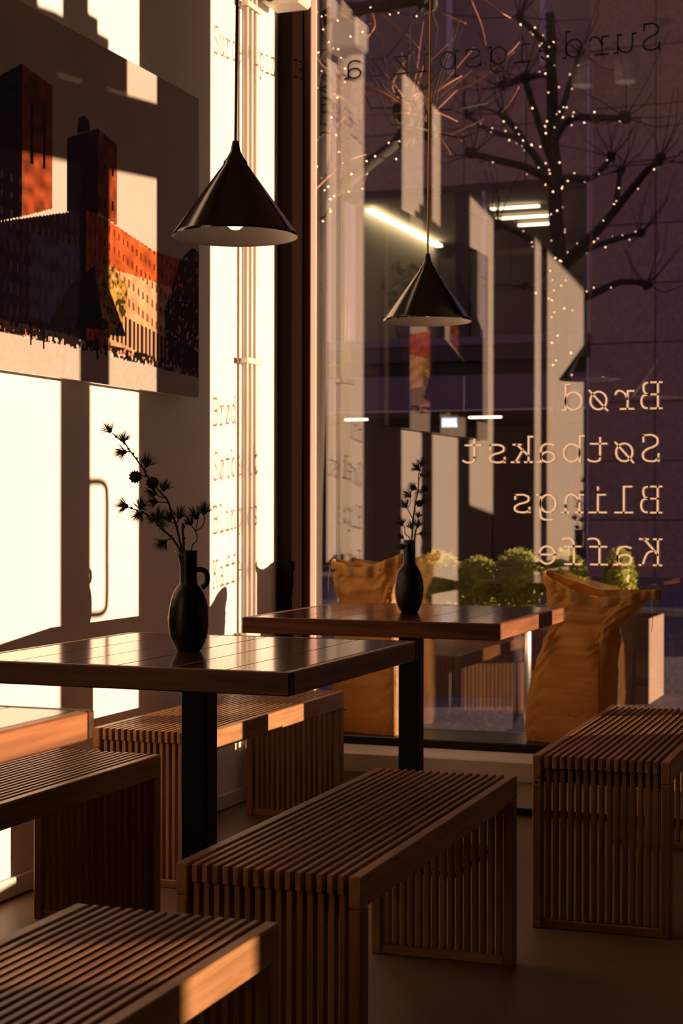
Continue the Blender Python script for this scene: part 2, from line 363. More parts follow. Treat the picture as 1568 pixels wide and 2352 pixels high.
PIC_TREE=[(4.401,1.849),(4.452,1.832),(4.556,1.778),(4.543,1.701),(4.504,1.647),(4.415,1.614),(4.364,1.657),(4.352,1.746)]
PIC_TREE2=[(4.924,1.918),(5.016,1.971),(5.071,1.966),(5.073,1.542),(4.836,1.576),(4.806,1.731)]
PIC_PYR=[(4.208,1.746),(4.339,1.816),(4.402,1.631),(4.073,1.614)]
PIC_PLAZA=[(3.455,1.559),(3.822,1.566),(4.377,1.556),(5.065,1.534),(5.066,1.391),(3.456,1.360)]
T2_STRANDS=[
 [(-3.852,9.850,4.205),(-3.812,9.850,3.976),(-3.857,9.850,3.783),(-3.833,9.850,3.443)],
 [(-3.768,9.850,4.253),(-3.683,9.850,3.908),(-3.691,9.850,3.516),(-3.706,9.850,3.181),(-3.690,9.850,2.956)],
 [(-3.790,9.850,3.299),(-3.745,9.850,3.099),(-3.811,9.850,2.991)],
 [(-3.529,9.850,4.312),(-3.411,9.850,4.216),(-3.207,9.850,4.236),(-3.034,9.850,4.259)],
 [(-3.693,9.850,4.301),(-3.618,9.850,4.209),(-3.499,9.850,4.169),(-3.411,9.850,4.119)],
 [(-3.557,9.850,3.157),(-3.439,9.850,3.288),(-3.249,9.850,3.349)],
 [(-3.648,9.850,4.212),(-3.529,9.850,4.089),(-3.411,9.850,4.133)],
]

# ================================================================ THE ROOM
XW, YG = -2.456, 6.08                      # left wall plane, glass plane
XR, YB, ZC = 8.2, -3.0, 3.72
def struct(name, mb, mat, label=None, parent=None):
    o = mb.build(name, mat, parent)
    if parent is None:
        o['kind'] = 'structure'
        if label: o['label'] = label
    return o
struct('floor', MB().box((XW-.2, YB-.2, -.12), (XR+.2, 6.0, 0)), M['floor'], 'grey-brown concrete floor of the café')
struct('ceiling', MB().box((XW-.2, YB-.2, ZC), (XR+.2, 6.3, ZC+.15)), M['ceil'], 'plain café ceiling above the lamps')
struct('wall_left', MB().box((XW-.2, YB-.2, 0), (XW, 5.87, ZC)), M['wall'], 'white plastered side wall behind the tables')
struct('wall_right', MB().box((XR, YB-.2, 0), (XR+.2, 6.25, ZC)), M['wall_dark'], 'brown wall at the far side of the room')
struct('wall_back', MB().box((XW, YB-.2, 0), (XR, YB, ZC)), M['wall_dark'], 'brown wall at the back of the room')
b = MB(); b.cbox((XW, YB, .004), (XW+.014, 5.80, .058), .003)
struct('baseboard_left', b, M['base'], 'low pale baseboard along the side wall')

# corner trim between side wall and shop window
t = empty('trim_1', (XW, 5.87, 0)); tag(t, 'dark bronze corner trim between side wall and shop window', kind='structure')
def lbox(a, b_, c, base=(XW, 5.87, 0)):
    return MB().cbox([a[i]-base[i] for i in range(3)], [b_[i]-base[i] for i in range(3)], c)
lbox((XW-.10, 5.871, 0), (XW+.006, 5.884, ZC), .001).build('edge_strip', M['olive'], t)
lbox((XW-.20, 5.885, 0), (XW+.062, 5.995, ZC), .003).build('corner_post', M['dark_frame'], t)
lbox((XW-.20, 5.996, 0), (XW+.02, 6.12, ZC), .002).build('outer_post', M['black_frame'], t)

# shop window
w = empty('window_1', (-1.66, YG, .2)); tag(w, 'large shop window with painted words looking onto the street', kind='structure')
def wbox(a, b_, c=.002): return lbox(a, b_, c, (-1.66, YG, .2))
wbox((XW+.021, 6.02, .16), (XW+.050, 6.10, 3.4)).build('stile', M['black_frame'], w)
wbox((XW+.0505, 6.035, .236), (XW+.082, 6.10, 3.36)).build('glazing_bead', M['alu'], w)
wbox((-.90, 6.05, .16), (-.885, 6.10, 3.4)).build('stile', M['black_frame'], w)
wbox((XW+.0505, 6.05, .16), (-.90, 6.10, .232)).build('bottom_rail', M['black_frame'], w)
wbox((XW+.0505, 6.05, 3.3), (-.90, 6.10, 3.4)).build('top_rail', M['black_frame'], w)
wbox((XW+.082, YG-.006, .232), (-.90, YG+.006, 3.3), .0005).build('pane', M['glass'], w)
wbox((XW+.002, 5.80, .13), (1.60, 6.049, .232), .004).build('black_ledge', M['black_frame'], w)

# white plinth box under the window
b = empty('trim_2', (-1, 5.7, 0)); tag(b, 'white boxed plinth with a ledge under the shop window', kind='structure')
def pbox(a, c_, ch=.003): return lbox(a, c_, ch, (-1, 5.7, 0))
pbox((XW+.002, 5.60, .125), (1.60, 5.799, .200), .006).build('ledge', M['sill_white'], b)
pbox((XW+.002, 5.635, .028), (1.60, 5.799, .124)).build('front_panel', M['sill_white'], b)
pbox((XW+.002, 5.66, 0), (1.60, 5.799, .027), .001).build('dark_slot', M['black_frame'], b)

# street wall: pier, door, solid wall, second window
wf = empty('wall_front', (1, 6.1, 0)); tag(wf, 'dark street wall with pier beside the shop window', kind='structure')
def fbox(a, c_, ch=.002): return lbox(a, c_, ch, (1, 6.1, 0))
fbox((-.884, 6.03, 0), (.0, 6.10, ZC)).build('pier', M['dark_frame'], wf)
fbox((1.96, 6.05, 0), (2.25, 6.10, ZC)).build('pier', M['wall_dark'], wf)
fbox((3.30, 6.05, 0), (5.05, 6.10, ZC)).build('solid_wall', M['wall_dark'], wf)
fbox((5.50, 6.05, 0), (5.70, 6.10, ZC)).build('pier', M['wall_dark'], wf)
fbox((7.95, 6.05, 0), (XR, 6.10, ZC)).build('pier', M['wall_dark'], wf)
fbox((XW-.2, 6.05, 3.401), (-.8845, 6.10, ZC)).build('header', M['dark_frame'], wf)
fbox((.0005, 6.05, 3.401), (1.9595, 6.10, ZC)).build('header', M['dark_frame'], wf)
for x0, x1, z in ((2.2505, 3.2995, 1.36), (5.0505, 5.4995, 1.0), (5.7005, 6.19, .98), (6.191, 6.72, .3), (6.721, 7.9495, .98)):
    fbox((x0, 6.05, 0), (x1, 6.10, z)).build('breast_wall', M['wall_dark'], wf)
for x0, x1, z in ((2.2505, 3.2995, 3.05), (5.0505, 5.4995, 3.2), (5.7005, 7.9495, 3.2)):
    fbox((x0, 6.05, z), (x1, 6.10, ZC)).build('header', M['dark_frame'], wf)
d = empty('door_1', (.86, 6.1, 0)); tag(d, 'glazed double entrance door beside the shop window', kind='structure')
def dbox(a, c_, ch=.002): return lbox(a, c_, ch, (.86, 6.1, 0))
dbox((.001, 6.06, 2.29), (1.959, 6.11, 2.53)).build('transom', M['black_frame'], d)
dbox((.001, 6.06, 3.32), (1.959, 6.11, 3.40)).build('top_rail', M['black_frame'], d)
dbox((.75, 6.06, 2.53), (.97, 6.10, 3.32)).build('mullion', M['black_frame'], d)
for x0, x1 in ((.001, .86), (.865, 1.959)):
    dbox((x0, 6.065, .01), (x1, 6.105, .16)).build('door_bottom_rail', M['black_frame'], d)
for x0, x1 in ((.73, .86), (.865, .995), (.001, .03), (1.93, 1.959)):
    dbox((x0, 6.062, .16), (x1, 6.105, 2.29)).build('door_stile', M['black_frame'], d)
for a, c_ in (((.03, 6.078, .16), (.73, 6.088, 2.29)), ((.995, 6.078, .16), (1.93, 6.088, 2.29)), ((.001, 6.078, 2.53), (.75, 6.088, 3.32)), ((.97, 6.078, 2.53), (1.30, 6.088, 3.32))):
    dbox(a, c_, .0005).build('pane', M['glass'], d)
hp = [(.80, 6.105, .94), (.80, 6.19, .935), (.80, 6.232, .945), (.80, 6.246, .98), (.80, 6.246, 1.15), (.80, 6.246, 1.30), (.80, 6.232, 1.335), (.80, 6.19, 1.345), (.80, 6.105, 1.34)]
hm = MB(); hm.tube([(p[0]-.86, p[1]-6.1, p[2]) for p in smooth_path(hp, 4)], .011, n=8); hm.build('pull_handle', M['black_metal'], d)
dbox((.56, 6.0, 2.53), (.78, 6.059, 2.755)).build('shadow_step', M['black_metal'], d)  # unseen boxes, shaped to cast the stepped shadow on the wall
dbox((.43, 6.0, 2.53), (.56, 6.059, 2.705)).build('shadow_step', M['black_metal'], d)
dbox((.95, 6.0, 2.53), (1.30, 6.059, 2.725)).build('shadow_step', M['black_metal'], d)
dbox((1.30, 6.06, 2.53), (1.959, 6.10, 3.32)).build('sun_block_panel', M['black_frame'], d)  # unseen panel added to block the sun above the transom
for nm, x0, x1, z0, z1, lab in (('window_2', 2.251, 3.299, 1.36, 3.05, 'street window just past the entrance door'), ('window_3', 5.051, 5.499, 1.0, 3.2, 'narrow street window past the solid wall'), ('window_4', 5.701, 7.949, .98, 3.2, 'wide street window at the far end of the room')):
    w2 = empty(nm, (x0, 6.1, z0)); tag(w2, lab, kind='structure')
    def w2box(a, c_, ch=.002): return lbox(a, c_, ch, (x0, 6.1, z0))
    for xx in (x0, x1-.03): w2box((xx, 6.06, z0), (xx+.03, 6.10, z1)).build('stile', M['black_frame'], w2)
    w2box((x0+.03, 6.078, z0), (x1-.03, 6.088, z1), .0005).build('pane', M['glass'], w2)
MB().box((.491, -.022, -.68), (1.018, -.012, 0)).build('low_pane', M['glass'], w2)

# ---------------------------------------------------------------- conduits on the wall
for i, (y, lab) in enumerate(((5.527, 'left white conduit pipe beside the window corner, nearest the picture'), (5.568, 'middle one of three white conduit pipes beside the window corner'), (5.609, 'right white conduit pipe of three, nearest the window corner'))):
    o = MB().tube([(XW+.024, y, .06), (XW+.024, y, ZC-.001)], .0105, n=14).build('conduit_pipe', M['pipe']); tag(o, lab, 'pipe', 'conduit pipes on the side wall')
for z, lab in ((.62, 'low pipe clip holding the conduits behind the far table'), (1.633, 'middle pipe clip holding the conduits halfway up the wall'), (2.945, 'upper pipe clip holding the conduits near the top')):
    r = empty('pipe_clip', (XW, 5.568, z)); tag(r, lab, 'clip', 'pipe clips on the conduits')
    MB().cbox((0, -.075, -.009), (.012, .075, .009), .002).build('clip_base', M['clip'], r)
    MB().cbox((.0355, -.072, -.011), (.044, .072, .011), .003).build('clip_bar', M['clip'], r)
    for yy in (-.066, .060): MB().cbox((.012, yy, -.009), (.0355, yy+.006, .009), .001).build('clip_screw', M['clip'], r)
r = empty('wall_speaker', (XW, 5.75, 3.0)); tag(r, 'white wall-mounted box high up above the conduits, by the corner', 'speaker')
b = MB(); b.cbox((.02, -.06, -.008), (.17, .07, .12), .012); b.build('housing', M['device'], r)
b = MB(); b.cbox((0, -.035, .01), (.022, .045, .10), .003); b.build('bracket', M['device'], r)
b = MB(); b.tube([(.05, -.10, .02), (.05, -.058, .02)], .02, n=12); b.build('knob', M['black_metal'], r)

# ---------------------------------------------------------------- benches
BW, BL, BH = .356, 1.15, .45
def make_bench():
    r = empty('slatted_bench')
    def part(name, a, c_, m, ch=.0025): return MB().cbox(a, c_, ch).build(name, M[m], r)
    part('side_rail', (0, 0, BH-.058), (.024, BL, BH), 'bench_y'); part('side_rail', (BW-.024, 0, BH-.058), (BW, BL, BH), 'bench_y')
    sw, n = .0118, 15; gap = (BW-.048-n*sw)/(n+1)
    slat = MB().cbox((0, 0, -.034), (sw, BL, 0), .0018).mesh('slat', M['bench_y'])
    ups = MB().cbox((0, 0, .024), (sw, .024, .4155), .0015).mesh('upright_slat', M['bench_z'])
    for i in range(n):
        x = .024 + gap + i*(sw+gap)
        link('seat_slat', slat, r, (x, 0, BH))
        link('upright_slat', ups, r, (x, .008, 0)); link('upright_slat', ups, r, (x, BL-.032, 0))
    for y0 in (0, BL-.04):
        for x0 in (0, BW-.024): part('leg', (x0, y0, 0), (x0+.024, y0+.04, BH-.0585), 'bench_z')
        part('bottom_rail', (.024, y0+.006, .0), (BW-.024, y0+.034, .024), 'bench_x')
        part('cross_rail', (.024, y0+.033 if y0 == 0 else y0-.012, BH-.075), (BW-.024, y0+.052 if y0 == 0 else y0+.007, BH-.035), 'bench_x')
    return r
bench = make_bench()
BO = []
BENCHES = [(-1.311, 2.668, .0125, 'slatted wooden bench in the middle foreground, at the table with the handled jug vase'),
           (-1.014, 4.156, .014, 'slatted wooden bench on the right, in front of the open paper sack by the window'),
           (-2.337, 4.21, .0, 'slatted wooden bench along the white wall beside the far table'),
           (-2.274, 2.668, .0, 'slatted wooden bench at the left, between the nearer table and the white wall'),
           (-1.322, 1.188, .004, 'slatted wooden bench at the bottom left with a sunlit side rail')]
for i, (x, y, rz, lab) in enumerate(BENCHES):
    o = bench if i == 0 else copy_tree(bench)
    o.location = (x, y, 0); o.rotation_euler = (0, 0, rz); tag(o, lab, 'bench', 'slatted benches at the café tables'); BO.append(o)
    if i == 4:
        for o2, z in ((BO[0], .345), (BO[1], .372)):
            st = MB().box((.004, -.0012, z), (.018, .0, z+.015)).build('sticker', M['sticker'], o2)
            MB().box((.0075, -.0016, z+.004), (.0145, -.0012, z+.011)).build('sticker_mark', M['ink'], st)

# ---------------------------------------------------------------- tables
TX, TY, TH, TT = .785, .83, .767, .047
def make_table():
    r = empty('cafe_table')
    e = .022
    def part(name, a, c_, m, ch=.003): return MB().cbox(a, c_, ch).build(name, M[m], r)
    part('front_edge_board', (0, 0, TH-TT), (TX, e, TH), 'table_x_shaded'); part('back_edge_board', (0, TY-e, TH-TT), (TX, TY, TH), 'table_x_shaded')
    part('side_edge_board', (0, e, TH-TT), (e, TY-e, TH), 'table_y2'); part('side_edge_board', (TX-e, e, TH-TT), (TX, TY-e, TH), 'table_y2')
    n = 6; pw = (TX-2*e)/n
    pl = MB().cbox((0, 0, 0), (pw-.0022, TY-2*e-.001, .030), .0012).mesh('plank', M['table_y'])
    for i in range(n): link('plank', pl, r, (e+i*pw+.0011, e+.0005, TH-.0302+random.uniform(-.0003, .0001)))
    part('underframe', (e, e, TH-TT+.004), (TX-e, TY-e, TH-.031), 'black_metal', .001)
    cx, cy = TX/2, TY/2
    part('mounting_plate', (cx-.15, cy-.15, TH-TT-.012), (cx+.15, cy+.15, TH-TT+.003), 'black_metal', .002)
    part('pole', (cx-.032, cy-.032, .012), (cx+.032, cy+.032, TH-TT-.011), 'black_metal', .004)
    part('base_plate', (cx-.21, cy-.21, .0), (cx+.21, cy+.21, .013), 'black_metal', .003)
    return r
table = make_table()
for i, (x, y, lab) in enumerate(((-2.0, 2.978, 'square dark-stained wooden table nearer the camera, with the handled jug vase'),
                                 (-1.963, 4.437, 'square dark-stained wooden table by the window, with the smaller-looking vase'),
                                 (-2.073, 2.328-TY, 'dark-stained table corner at the left edge with an orange sunlit side'))):
    o = table if i == 0 else copy_tree(table)
    o.location = (x, y, 0); tag(o, lab, 'table', 'square café tables')

# ---------------------------------------------------------------- vases
def make_vase(loc, rz, lab, sc=1.0):
    r = empty('jug_vase', loc, rz); r.scale = (sc, sc, sc)
    prof = [(.0005, 0), (.025, .0), (.0285, .003), (.036, .018), (.0418, .034), (.0455, .055), (.0462, .075), (.0442, .098), (.0405, .116), (.0352, .131), (.0280, .143), (.0215, .151), (.0198, .157), (.0194, .165), (.0194, .19), (.0190, .213), (.0202, .228), (.0168, .229), (.0162, .215), (.0162, .17), (.0005, .16)]
    b = MB(); b.lathe(prof, 36, wob=lambda a, z: .014*math.sin(3*a+z*70)+.010*math.sin(5*a-z*110))
    for i, v in enumerate(b.v):          # the pouring lip
        x, y, z = v
        if z > .2:
            a = math.atan2(y, x); k = max(0, math.cos(a-PI))**6*max(0, (z-.203)/.026)
            b.v[i] = (x-.012*k, y, z)
    b.build('body', M['vase'], r)
    hp = [(.016, 0, .1835), (.030, 0, .1850), (.0395, 0, .178), (.0425, 0, .166), (.040, 0, .152), (.030, 0, .144)]
    h = MB(); h.tube(smooth_path(hp, 4), .0064, n=10); h.build('handle', M['vase'], r)
    return tag(r, lab, 'vase')
make_vase((-1.613, 3.347, TH), .36, 'black jug vase with loop handle on the nearer table')
make_vase((-1.573, 4.838, TH), 1.75, 'black bottle vase on the table by the window', .98)

def tuft_mesh(seed):
    rng = random.Random(seed); b = MB()
    for i in range(76):
        a = rng.uniform(0, 2*PI); s = rng.uniform(0, 1.15)
        d = Vector((math.sin(s)*math.cos(a), math.sin(s)*math.sin(a), math.cos(s)))
        L_ = rng.uniform(.016, .025); u = d.orthogonal().normalized(); w_ = .00045
        tip = d*L_ + Vector((0, 0, .0015))*rng.uniform(0, 1)
        v = d.cross(u); m = d*L_*.5
        b.add([u*w_, v*w_, -u*w_, -v*w_, m+u*w_, m+v*w_, m-u*w_, m-v*w_, tip], [(0,1,5,4),(1,2,6,5),(2,3,7,6),(3,0,4,7),(4,5,8),(5,6,8),(6,7,8),(7,4,8)])
    b.sphere((0, 0, .002), .0042, 8, 5)
    return b.mesh('needle_tuft', M['needle'])
TUFTS = [tuft_mesh(k) for k in range(6)]
def cone_mesh():
    b = MB(); b.sphere((0, 0, 0), .72, 12, 8, 1.05)
    for j in range(8):
        ph = PI*(j+1)/9.5; n = max(4, int(11*math.sin(ph)))
        for k in range(n):
            a = 2*PI*(k+.5*(j % 2))/n; d = Vector((math.sin(ph)*math.cos(a), math.sin(ph)*math.sin(a), -math.cos(ph)))
            u = Vector((-math.sin(a), math.cos(a), 0)); up = d.cross(u)
            p = d*.66; tip = d*1.0 - up*.18 if up.z < 0 else d*1.0 + up*.18; s = .26
            b.add([p-u*s, p+u*s, tip+u*s*.45, tip-u*s*.45, tip-d*.12+u*s*.2], [(0,1,2,3),(1,0,4),(0,3,4),(2,1,4),(3,2,4)])
    return b.mesh('larch_cone', M['cone'])
CONE = cone_mesh()
def make_larch(stems, tufts, cones, origin, lab):
    r = empty('larch_branch', origin); O = Vector(origin); tag(r, lab, 'branch')
    rng = random.Random(5)
    for r0, r1, pts in stems:
        P = [p + Vector((rng.uniform(-1, 1), rng.uniform(-1, 1), rng.uniform(-1, 1)))*.0005 for p in smooth_path(pts, 3)]
        b = MB(); b.tube([p-O for p in P], r0*.62, r1*.62, 7)
        for p in P[1:-1:2]: b.sphere(p-O+Vector((rng.uniform(-1, 1), rng.uniform(-1, 1), 0))*r0*.4, r0*.75, 6, 4)
        b.build('twig', M['bark'], r)
    for i, (p, d_, s) in enumerate(tufts):
        o = link('needle_tuft', TUFTS[i % 6], r, Vector(p)-O); o.rotation_euler = Vector(d_).to_track_quat('Z', 'Y').to_euler(); o.scale = (s*1.45,)*3
    for p, rad in cones:
        o = link('larch_cone', CONE, r, Vector(p)-O); o.scale = (rad,)*3; o.rotation_euler = (.6, 1.3, .4)
make_larch(L1_STEMS, L1_TUFTS, L1_CONES, (-1.613, 3.347, .93), 'larch twigs with small cones in the handled jug vase')
make_larch(L2_STEMS, L2_TUFTS, L2_CONES, (-1.573, 4.838, .93), 'upright larch twigs in the vase by the window')

# ---------------------------------------------------------------- pendant lamps
def make_lamp(loc, lab, cord_mat, cord_dx):
    r = empty('pendant_lamp', loc); tag(r, lab, 'lamp', 'cone pendant lamps over the tables')
    R_ = .1374
    out = [(R_, .002), (R_+.0012, .006), (R_-.002, .010), (.0275, .160), (.0265, .163)]
    inn = [(.0235, .160), (R_-.0055, .009), (R_-.003, .003), (R_, .002)]
    MB().lathe(out, 64).build('shade', M['lamp_black'], r)
    MB().lathe(inn, 64).build('shade_lining', M['lamp_inside'], r)
    MB().lathe([(.0268, .1632), (.0255, .168), (.018, .177), (.0115, .190), (.0080, .207), (.0068, .213), (.0005, .2135)], 24).build('cap', M['lamp_black'], r)
    MB().lathe([(.0005, .017), (.010, .019), (.0195, .027), (.024, .040), (.0235, .056), (.018, .072), (.0125, .088), (.0125, .11), (.0005, .111)], 20).build('bulb', M['bulb'], r)
    MB().lathe([(.0005, .108), (.016, .108), (.016, .159), (.0005, .159)], 16).build('socket', M['black_metal'], r)
    zt = ZC-loc[2]-.02
    MB().tube(smooth_path([(0, 0, .21), (cord_dx*.25, 0, .5), (cord_dx*.7, 0, 1.1), (cord_dx, 0, zt)], 4), .0032, n=8).build('cord', M[cord_mat], r)
    MB().lathe([(.0005, zt+.02), (.05, zt+.0195), (.05, zt+.005), (.045, zt), (.0005, zt)], 24, (cord_dx, 0, 0)).build('ceiling_rose', M['lamp_black'], r)
make_lamp((-1.474, 3.293, 1.686), 'large-looking black cone pendant lamp hanging over the nearer table', 'cord_black', .012)
make_lamp((-1.520, 4.855, 1.668), 'black cone pendant lamp on a golden cord over the window table', 'cord_gold', .012)
for i, (x, lab) in enumerate(((-1.90, 'white cylinder ceiling spotlight, left one of the pair mirrored in the glass'), (-1.66, 'white cylinder ceiling spotlight, right one of the pair mirrored in the glass'))):
    r = empty('ceiling_spotlight', (x, 3.25, ZC)); tag(r, lab, 'spotlight', 'white ceiling spotlights')
    MB().lathe([(.0005, -.30), (.055, -.30), (.060, -.305), (.060, -.13), (.0005, -.13)], 24).build('housing', M['spot'], r)
    MB().lathe([(.0005, -.3035), (.052, -.3035), (.052, -.3005), (.0005, -.3005)], 20).build('lamp_face', M['spot_lamp'], r)
    MB().tube([(0, 0, -.13), (0, 0, -.001)], .012, n=10).build('stem', M['spot'], r)

# ---------------------------------------------------------------- paper sacks on the ledge
from mathutils import noise as mnoise
def make_sack(loc, lab, hw, hd, h_neck, h_top, neck, flare, ears, seed, lean, saddle, back_up, rz):
    rng = random.Random(seed); r = empty('paper_sack', loc, rz); tag(r, lab, 'sack')
    NU, NV = 112, 88; V = []; F = []; off = Vector((rng.uniform(0, 50), rng.uniform(0, 50), rng.uniform(0, 50)))
    tn = h_neck/h_top
    def sec(t):
        if t < .06: k = t/.06; return hw*(.955+.045*k), hd*(.92+.08*k)
        if t < tn: k = (t-.06)/(tn-.06); k = k**2.2; return hw*(1-k)+neck*k, hd*(1-k)+hd*.66*k
        k = (t-tn)/(1-tn); k2 = k**.85; return neck*(1-k2)+flare*k2, hd*.66*(1-k)+.040*k
    def ridge(p, s): return 1-2*abs(mnoise.noise(p*s+off))
    for j in range(NV+1):
        t = j/NV; w_, d_ = sec(t); k = max(0, (t-tn)/(1-tn))
        for i in range(NU):
            a = 2*PI*i/NU; ca, sa = math.cos(a), math.sin(a); e = .26 if t < tn else .26+.5*k
            x = w_*math.copysign(abs(ca)**e, ca); y = d_*math.copysign(abs(sa)**e, sa); u = x/max(w_, 1e-4)
            z = t*h_top + k*(-saddle*(1-abs(u)**1.4) + ears[0]*max(0, -u)**1.5 + ears[1]*max(0, u)**1.5 + back_up*max(0, sa)*(1-abs(u)**2))
            p = Vector((x, y*1.4, z))
            amp = .0055+.017*max(0, t-.35)
            cr = amp*(ridge(Vector((p.x+.6*p.z, p.y, p.z*.8)), 9)-.3) + amp*.55*(ridge(Vector((p.x*1.6-p.z, p.y, p.z)), 17)-.3) + .0012*mnoise.noise(Vector((p.x*8, p.y, p.z*60))+off)
            cr += .007*math.exp(-((t-tn*.86)/.10)**2)*math.sin(10*u+26*t+off.x) - .008*math.exp(-((t-tn)/.045)**2) + .006*k*math.sin(13*u+off.y)
            cr += .0045*(abs(math.sin(17*u+off.z+3*t))-.6)*math.exp(-((t-tn)/.13)**2) + amp*.35*(ridge(Vector((p.x, p.y, p.z*1.3)), 33)-.3)
            n = Vector((ca*.3, math.copysign(1, sa), 0)) if abs(sa) > .22 else Vector((math.copysign(1, ca), 0, 0))
            V.append((x+n.x*cr*.8+lean*t**2.2, y+n.y*cr*(1 if sa < 0 else .6), z))
    for j in range(NV):
        for i in range(NU): F.append((j*NU+i, j*NU+(i+1) % NU, (j+1)*NU+(i+1) % NU, (j+1)*NU+i))
    b = MB(); b.add(V, F, True); b.add([V[i] for i in range(NU)][::-1], [tuple(range(NU))])
    b.build('sack_body', M['kraft'], r)
    top = [Vector(V[NV*NU+i]) for i in range(NU)]; b = MB(); vv = []; ff = []; cx = lean
    for p in top:
        n = Vector(((p.x-cx)*.12, p.y, 0)); n = n.normalized() if n.length > 1e-4 else Vector((0, 1, 0))
        vv += [p+n*.0005+Vector((0, 0, .002)), p+n*.005+Vector((0, 0, .001)), p+n*.0085-Vector((0, 0, .014)), p+n*.0065-Vector((0, 0, .034+.006*math.sin(p.x*55)))]
    for i in range(NU):
        for k in range(3): a0, a1 = i*4+k, ((i+1) % NU)*4+k; ff.append((a0, a1, a1+1, a0+1))
    b.add(vv, ff, True); b.build('folded_rim', M['kraft'], r)
    b = MB(); b.tube([(hw*.975, -hd*.96, .012), (hw*.985, -hd*.99, h_neck*.5), (neck+lean*.2, -hd*.80, h_neck*.88)], .0022, n=6); b.build('side_seam', M['kraft'], r)
    return r
s1 = make_sack((-1.305, 5.932, .2325), 'crumpled brown paper sack with splayed top, right of the window table', .158, .078, .425, .565, .120, .225, (.062, .005), 4, .125, .030, .022, -.28)
s2 = make_sack((-2.075, 5.925, .2325), 'brown paper sack in the corner, behind the table and vase', .146, .070, .50, .648, .121, .168, (.010, .038), 9, -.022, .020, .008, -.25)
for s, pts in ((s1, [(.335, -.01, .555), (.338, -.025, .52), (.342, -.024, .47), (.338, -.026, .42)]), (s2, [(-.185, -.02, .63), (-.186, -.03, .57), (-.183, -.03, .53)])):
    MB().tube(smooth_path(pts, 4), .0012, n=5).build('loose_thread', M['thread'], s)
for s, x0, z0 in ((s1, .02, .105), (s2, -.12, .085)):
    b = MB()
    for i in range(7): b.box((x0+i*.007, -.0800, z0+.003*math.sin(i*2)), (x0+i*.007+.0045, -.070, z0+.0035+.003*math.sin(i*2)))
    b.build('printed_mark', M['ink'], s)

